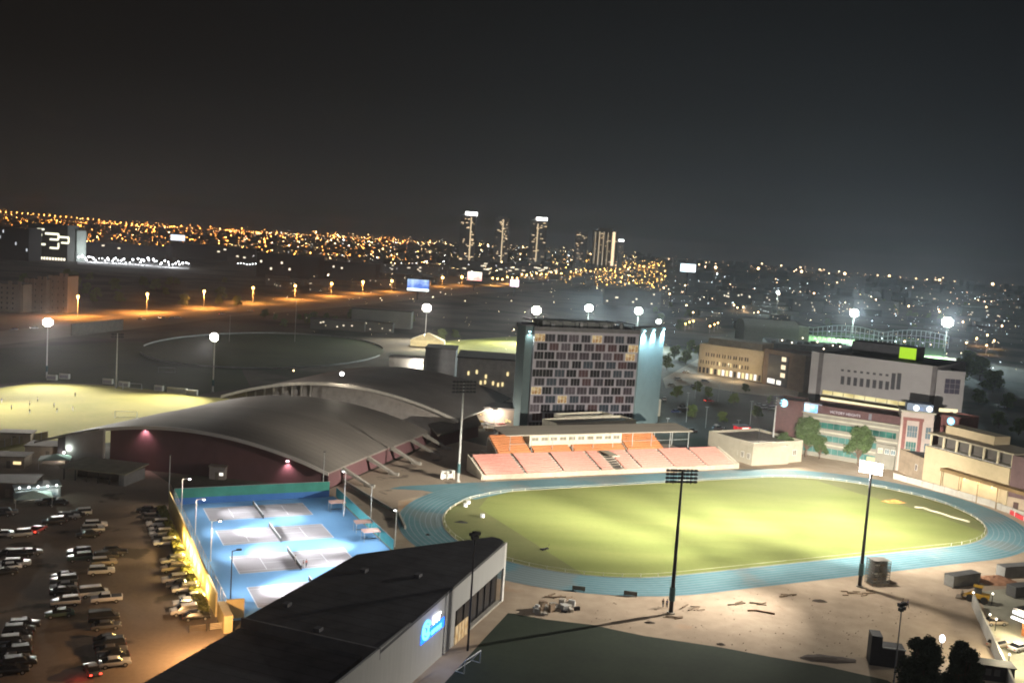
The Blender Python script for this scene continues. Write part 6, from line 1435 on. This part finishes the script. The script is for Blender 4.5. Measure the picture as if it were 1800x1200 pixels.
for px,py in ((170,461),(210,463),(250,466),(300,470)): lamp('POINT', at(px,py)+Vector((0,0,16)), 60000, (.95,.97,1), 2)
# billboards
def billboard(label, px0, px1, py0, py1, dist, tex, base=None):
    a = at_d(px0,(py0+py1)/2,dist); b = at_d(px1,(py0+py1)/2,dist); w = (b-a).length; z1 = at_d(px0,py0,dist).z; z0 = at_d(px0,py1,dist).z
    t = thing('billboard', label, 'billboard', (a.x,a.y,0), math.atan2(b.y-a.y,b.x-a.x))
    MB().box(0,w,-.3,0,z0,z1).build('lit_panel', tex, t); MB().box(-.6,w+.6,.02,1.6,z0-.6,z1+.6).build('frame', metal_dark, t)
    MB().tube((w/2,.9,0),(w/2,.9,z0),1.0,n=8).build('post', metal_dark, t)
    return t, w, z0, z1
t,w,z0,z1 = billboard('blue and white lit billboard beside the highway',716,754,490,510,1150,E('billboard_blue',(1,1,1),1.1,tex=(.10,(.10,.22,.75),(.55,.75,1))))
MB().box(0,w,-.4,-.31,z0,z0+(z1-z0)*.2).build('white_band', E('bb_white',(.9,1,1),2.2), t)
t,w,z0,z1 = billboard('red and white lit billboard beyond the blue one',822,847,477,492,1500,E('billboard_red',(1,1,1),2.2,tex=(.09,(1,.32,.28),(1,.95,.75))))
billboard('small magenta white lit billboard above the far end of the highway',897,912,491,503,1400,E('billboard_magenta',(1,.75,.95),2.6))
billboard('pale blue lit billboard at the right by the cross highway',1196,1223,463,477,1600,E('billboard_ice',(1,1,1),2.0,tex=(.10,(.55,.85,1),(1,1,1))))
billboard('small pale lit billboard on the left skyline',300,325,412,422,2300,E('billboard_pale',(1,1,1),1.5,tex=(.08,(.65,.75,1),(1,1,1))))
# low buildings in the middle distance
pale = M('far_pale_concrete',(.30,.30,.27),.85,.12,.05); dim = M('far_dim_concrete',(.16,.16,.15),.85,.15,.05)
MID = [(617,722,572,542,14,pale,0,'long pale low building beside the oval, left of the far pitch'),(545,640,577,560,8,dim,5,'low dark sheds with small white lamps before the pale low building'),(640,690,582,566,8,dim,4,'low dim shed below the long pale building'),(1060,1160,535,508,25,dim,7,'low wide building with a few lights behind the hotel floodlights'),(1262,1340,536,512,22,dim,9,'low lit building behind the far lane at the right'),(1342,1400,540,520,22,dim,7,'low building with lit rooms left of the small far floodlight'),(1392,1446,548,527,22,dim,6,'low dark building below the small far floodlight'),(1500,1570,545,528,22,dim,4,'low pale building between the two far floodlights'),(1690,1800,556,540,20,dim,5,'low buildings at the far right edge'),(1600,1680,530,512,20,dim,6,'low far building above the brilliant right floodlight'),(450,560,486,444,40,M('far_unlit_wall',(.035,.035,.038),.9),4,'tall dark unlit block with two red and white light strips'),(560,660,490,458,40,M('far_unlit_wall',(.035,.035,.038),.9),4,'wide dark block left of the billboards'),(130,290,448,424,40,M('far_unlit_grey',(.05,.05,.05),.9),3,'long dim block behind the bright white yard'),(300,450,452,428,40,M('far_unlit_grey',(.05,.05,.05),.9),4,'long dim block right of the bright white yard'),(790,1000,474,456,30,M('far_podium',(.12,.11,.10),.9),22,'low lit podium blocks at the feet of the skyline towers'),(655,770,478,462,30,dim,8,'low sheds with bluish lit fronts near the highway')]
for i,(a,b,by,ty,d,mt,nl,lab) in enumerate(MID): far_block(lab,a,b,by,ty,d,mt,None,nl,E('far_win_mix',(1,.85,.62),1.5),20+i)
rnd = random.Random(88)
for i in range(30):
    px = rnd.uniform(1165,1800); by = rnd.uniform(512,592)+(px-1165)*.03; w_ = rnd.uniform(22,60)
    far_block('low building with a few lit windows beyond the school on the right', px, px+w_, by, by-rnd.uniform(6,14), rnd.uniform(10,22), rnd.choice((dim,pale,MATS['far_office_wall'])), 'low buildings beyond the school', rnd.randint(2,6), rnd.choice((MATS['far_win_mix'],E('far_win_white',(.9,.97,1),1.6))), 100+i)
for i in range(10):
    px = rnd.uniform(430,760); by = rnd.uniform(496,512); w_ = rnd.uniform(20,50)
    far_block('low dark building beyond the highway with a few lit windows', px, px+w_, by, by-rnd.uniform(6,14), 15, rnd.choice((dim,MATS['far_office_wall'])), 'low buildings beyond the highway', rnd.randint(1,4), MATS['far_win_mix'], 200+i)
# grey and white arena buildings between the rear hall and the hotel
far_block('white curved arena wing left of the hotel',800,905,700,628,26,M('arena_white',(.55,.51,.45),.8),None,10,lit_warm,61); far_block('grey plant block with a lit blue sign behind the rear hall',745,798,668,612,18,M('arena_grey',(.16,.155,.155),.85),None,0)
t,f,h = far_block('small pale roof house with a lit white panel behind the rear hall',682,742,670,628,10,M('arena_house',(.30,.28,.25),.85),None,0)
x0,z0 = f.q(737,641); MB().ball((x0,-1.0,z0),1.0,8,6).build('wall_lamp', lit_white2, t)
wl_ = Vector((f.P.x,f.P.y,0)) + Matrix.Rotation(R(f.ang),3,'Z') @ Vector((x0,-3.2,z0)); lamp('POINT', wl_, 9000, (1,.95,.86), .5)
for px,py,pw,lab in ((822,712,9000,'bright white lamp in the yard between the sports hall and the hotel'),(868,724,6000,'lamp among the stalls behind the left end of the stand roof'),(790,728,4000,'lamp above the dark canopy of the sports hall')):
    b = at(px,py+26); o = thing('yard_lamp', lab, 'lamp post', tuple(b)); h_ = zy(b.x,b.y,py); MB().tube((0,0,0),(0,0,h_),.09,n=6).build('pole', metal_dark, o); MB().ball((0,0,h_),.55,8,6).build('globe', MATS['yard_globe'], o); lamp('POINT', Vector(b)+Vector((0,-1.0,h_-.9)), pw, (1,.92,.78), .3)
for px,py,k_,c_,lab in ((838,742,'sedan','white','white car in the yard left of the hotel'),(856,747,'suv','silver','silver car in the yard left of the hotel'),(872,743,'suv','white','white car parked behind the left end of the stand roof'),(893,748,'sedan','grey','grey car close to the hotel forecourt'),(824,750,'sedan','silver','silver car beside the dark hall canopy'),(905,738,'van','white','white van near the foot of the hotel')): car(k_,c_,px,py,20,lab,'cars in the yard left of the hotel')
for px,py,c_,lab in ((842,752,yel,'yellow stall left of the hotel'),(880,756,M('stall_red',(.4,.06,.05)),'small red stall behind the stand roof'),(860,757,M('stall_white',(.55,.52,.46)),'small pale stall behind the stand roof')):
    b = at(px,py); o = thing('market_stall', lab, 'stall', tuple(b), R(TADEG)); MB().box(-1.2,1.2,-1,1,0,1.0).build('counter', wood, o); MB().box(-1.5,1.5,-1.3,1.3,2.4,2.6).build('canopy', c_, o)
    for x_ in (-1.3,1.3):
        for y_ in (-1.1,1.1): MB().tube((x_,y_,0),(x_,y_,2.4),.05,n=5).build('post', metal_light, o)
p = at(793,640); o = thing('lit_sign','small blue white lit sign on the grey plant block behind the rear hall','sign',tuple(at_d(788,630,at(798,668).y-1.5)),0); MB().box(0,3.4,-.2,0,-2.8,2.2).build('light_panel', E('small_blue_sign',(.55,.68,1),1.6), o); MB().box(-.2,3.6,0,.2,-3.0,2.4).build('frame', metal_dark, o)
far_block('low terrace with amber lit arcade right of the sports hall',770,905,742,712,12,M('arcade_wall',(.26,.2,.16),.85),None,14,lit_warm,62)
lt_ = thing('lit_tent','glowing cream tent roof at the edge of the far pitch left of the hotel','tent',tuple(at(752,608)),0)
m = MB(); m.add([(-11,-6,4),(11,-6,4),(11,6,4),(-11,6,4),(0,0,9),(-11,-6,0),(11,-6,0),(11,6,0),(-11,6,0)],[(0,1,4),(1,2,4),(2,3,4),(3,0,4),(0,5,6,1),(1,6,7,2),(2,7,8,3),(3,8,5,0)]); m.build('canopy', M('tent_cream',(.62,.56,.40),.8), lt_)
lamp('POINT', at(750,612)+Vector((0,-14,9)), 30000, (1,.86,.55), 1.0)
# ================================================================== THE MASS OF CITY LIGHTS
def light_mass(name, mat, n, pxr, dens, dr, hr, size, seed):
    rnd = random.Random(seed); m = MB(); k = 0
    while k < n:
        px = rnd.uniform(*pxr)
        if rnd.random() > dens(px): continue
        d = dr[0] + (dr[1]-dr[0])*rnd.random()**1.25
        q = at_d(px, 440, d); z = hill(q.x,d) + rnd.uniform(*hr)*(1 if rnd.random() < .8 else 2.2)
        s = size*d*(.34+.95*rnd.random()**3); m.octa((q.x,d,z), s); k += 1
    return stuff(m.build(name, mat))
left = lambda p: 1.0 if p < 460 else (.75 if p < 720 else .3)
ramp_ = lambda a,b,lo,hi: (lambda p: lo+(hi-lo)*min(1,max(0,(p-a)/(b-a))))
light_mass('city_lights_orange', E('city_orange',(1,.33,.05),130,rand=True), 1250, (-40,760), left, (2600,7600), (5,16), .00032, 1)
light_mass('city_lights_warm', E('city_warm',(1,.62,.26),110,rand=True), 800, (120,1120), lambda p: .35 if p < 400 else 1.0, (2300,7000), (5,18), .00030, 2)
light_mass('city_lights_white', E('city_white',(.95,.97,1),50,rand=True), 260, (380,1120), lambda p: 1, (1900,5200), (4,20), .00034, 3)
light_mass('city_lights_amber', E('city_amber',(1,.50,.09),60,rand=True), 330, (960,1175), lambda p: .3 if p < 1050 else 1, (1900,4200), (6,16), .0004, 4)
light_mass('city_lights_right', E('city_right',(1,.60,.34),34,rand=True), 260, (1170,1840), lambda p: 1, (1300,6500), (5,16), .00048, 5)
light_mass('city_lights_right_white', E('city_right_white',(.85,.95,1),26,rand=True), 260, (1170,1840), lambda p: 1, (700,3500), (3,10), .00042, 6)
light_mass('suburb_lights', E('suburb_lamps',(1,.78,.48),30,rand=True), 420, (480,1840), lambda p: 1, (600,2200), (3,9), .00034, 7)
# chain of lamps on the far left ridge road
m = MB(); rnd = random.Random(9)
for i in range(34):
    px = -10+i*9.6; d = 5200+i*28; q = at_d(px, 440, d); m.octa((q.x,d,hill(q.x,d)+ (44 if i<20 else 38) + rnd.uniform(-2,2) - i*.7), .00085*d*rnd.uniform(.7,1.2)*.6)
stuff(m.build('ridge_road_lights', E('ridge_orange',(1,.42,.08),26)))
# far low houses as dark blocks under the lights, one mass
m = MB(); rnd = random.Random(12)
for i in range(900):
    px = rnd.uniform(-60,1860); d = 2100+5200*rnd.random(); q = at_d(px,440,d); z = hill(q.x,d); w = rnd.uniform(12,40); h = rnd.uniform(6,16)*(1 if rnd.random()<.9 else 2); m.box(q.x-w/2,q.x+w/2,d,d+w*.7,z-6,z+h)
stuff(m.build('far_houses', M('far_house_wall',(.10,.095,.09),.9,.2,.01)))
# ================================================================== THE LAMPS THAT LIGHT THE GROUNDS
warm_f = (1.0,.93,.78)
hd = Vector((mR.x,mR.y,hR-2.2)); fwd = Vector((-.6,.5,0))
P1 = hd + Vector((-1.6,1.6,-.5))
KF = 1.75
for u_ in (-54,-31,-8,15,38,58):      # every lamp of the bank is aimed at its own stretch of the field
    for v_ in (-43,-24,0,21):
        tg = uv(u_,v_); d_ = (P1-tg).length; E_ = {-43:.62,-24:1.7,0:2.1,21:1.55}[v_]
        lamp('SPOT', P1, 4*PI*E_*d_*d_/max(.22,P1.z/d_), warm_f, .35, tg, 2*math.degrees(math.atan(27/d_)), 1.0)
for x_,y_,c_,e_ in ((50,168,64,.18),(96,176,60,.2),(112,212,60,.55),(18,172,40,.45)):
    tg = Vector((x_,y_,0)); d_ = (P1-tg).length; lamp('SPOT', P1, 4*PI*e_*d_*d_/(P1.z/d_), (1,.92,.80), .35, tg, c_, 1.0)
lamp('SPOT', P1, 420000*KF, (1,.92,.78), .35, (-20,266,1), 26, .8)
lamp('SPOT', P1, 400000*KF, (1,.94,.86), .35, (156,398,16), 34, .9)
lamp('SPOT', P1, 330000*KF, (1,.92,.78), .35, uv(-2,60,3), 60, .9)
lamp('SPOT', P1, 115000*KF, (1,.93,.82), .35, uv(-66,-58), 60, 1.0)
lamp('SPOT', P1, 160000*KF, (1,.93,.82), .5, uv(88,24), 110, 1.0)
lamp('POINT', P1+Vector((0,0,-.3)), 13000*KF, (1,.93,.82), .35)
hFR = Vector((mFR.x,mFR.y,zy(mFR.x,mFR.y,694)-1)); lamp('SPOT', hFR+Vector((0,-1.5,-.5)), 110000*KF, warm_f, .5, uv(30,10), 90, 1.0)
# tennis courts
for i,(p,l) in enumerate(CL):
    if not l: continue
    v_ = (27,15,3,0,24,4)[i]; q_ = p+Vector((0,0,-.4)); k_ = (.28,.55,.75,0,.42,.75)[i]
    lamp('SPOT', q_, 70000*k_, (.92,.96,1.0), .3, uv(-114 if i < 4 else -120, v_, .5), 62, 1.0); lamp('SPOT', q_, 7000*k_, (.92,.96,1.0), .3, uv(-117,v_,0), 150, .9)
    if i < 4: lamp('SPOT', q_, (4200,5000,6500)[i], (1,.76,.52), .3, q_+Vector((-13,-9,-7)), 128, .9)      # warm spots added at the left heads to brighten the car park
for q_, v_ in ((uv(-134,-24,8.2),-22),(uv(-96.5,-14,9),-14)):
    lamp('SPOT', q_, 46000, (.92,.96,1.0), .3, uv(-116,v_,.5), 62, 1.0); lamp('SPOT', q_, 4500, (.92,.96,1.0), .3, uv(-117,v_,0), 150, .9)
lamp('SPOT', uv(-134,-24,8.2), 7000, (1,.76,.52), .3, uv(-150,-36,0), 128, .9)  # added warm fill for the car park, with no post of its own
# training pitch on the left
for (bx,by,ty,ax,ay,pw) in ((82,664,566,90,720,420000),(374,689,592,230,715,330000)):
    b = at(bx,by); h = zy(b.x,b.y,ty); lamp('SPOT', Vector((b.x,b.y-1.6,h-.5)), pw, (1,.96,.86), .5, at(ax,ay), 84, .9)
lamp('SPOT', Vector((-215,330,21)), 420000, (1,.96,.86), .5, at(60,730), 72, .9)
# far pitches
for b,h,px in FARM:
    c = (1,.95,.82) if px < 1000 else (.80,1.0,.93)
    pw = 700000 if px in (1499,1661) else (150000 if px < 800 else (420000 if px < 1130 else 160000))
    lamp('SPOT', Vector((b.x,b.y-2.5,h-1.5)), pw, c, .8, (b.x-6,b.y-26,0) if px < 1130 else (b.x-25,b.y-10,0), 140, .8)
for b,h,px in FARM:      # the same heads also throw light forward, towards the viewer
    c = (1,.95,.82) if px < 1000 else (.74,.96,1.0)
    pw = 800000 if px in (1499,1661) else (330000 if 1000 < px < 1130 else 60000)
    lamp('SPOT', Vector((b.x,b.y-3.2,h-1.0)), pw, c, .8, (b.x*.6,b.y*.6,h-14), 150, .8)
for (bx,by,ty) in ((82,664,566),(374,689,592)):
    b = at(bx,by); lamp('SPOT', Vector((b.x,b.y-1.8,zy(b.x,b.y,ty)-.4)), 30000, (1,.96,.88), .5, (b.x*.6,b.y*.6,12), 140, .8)
HAZE_D = 0.00009
# ================================================================== the air over the city
hz = bpy.data.materials.new('haze'); hz.use_nodes = True; t = hz.node_tree; t.nodes.clear()
o_ = t.nodes.new('ShaderNodeOutputMaterial'); pv = t.nodes.new('ShaderNodeVolumePrincipled')
pv.inputs['Color'].default_value = (.82,.81,.86,1); pv.inputs['Density'].default_value = HAZE_D; pv.inputs['Anisotropy'].default_value = .6
t.links.new(pv.outputs[0], o_.inputs['Volume'])
hb = MB().box(-9500, 9500, -320, 9800, -1.0, 245).build('haze', hz); stuff(hb)
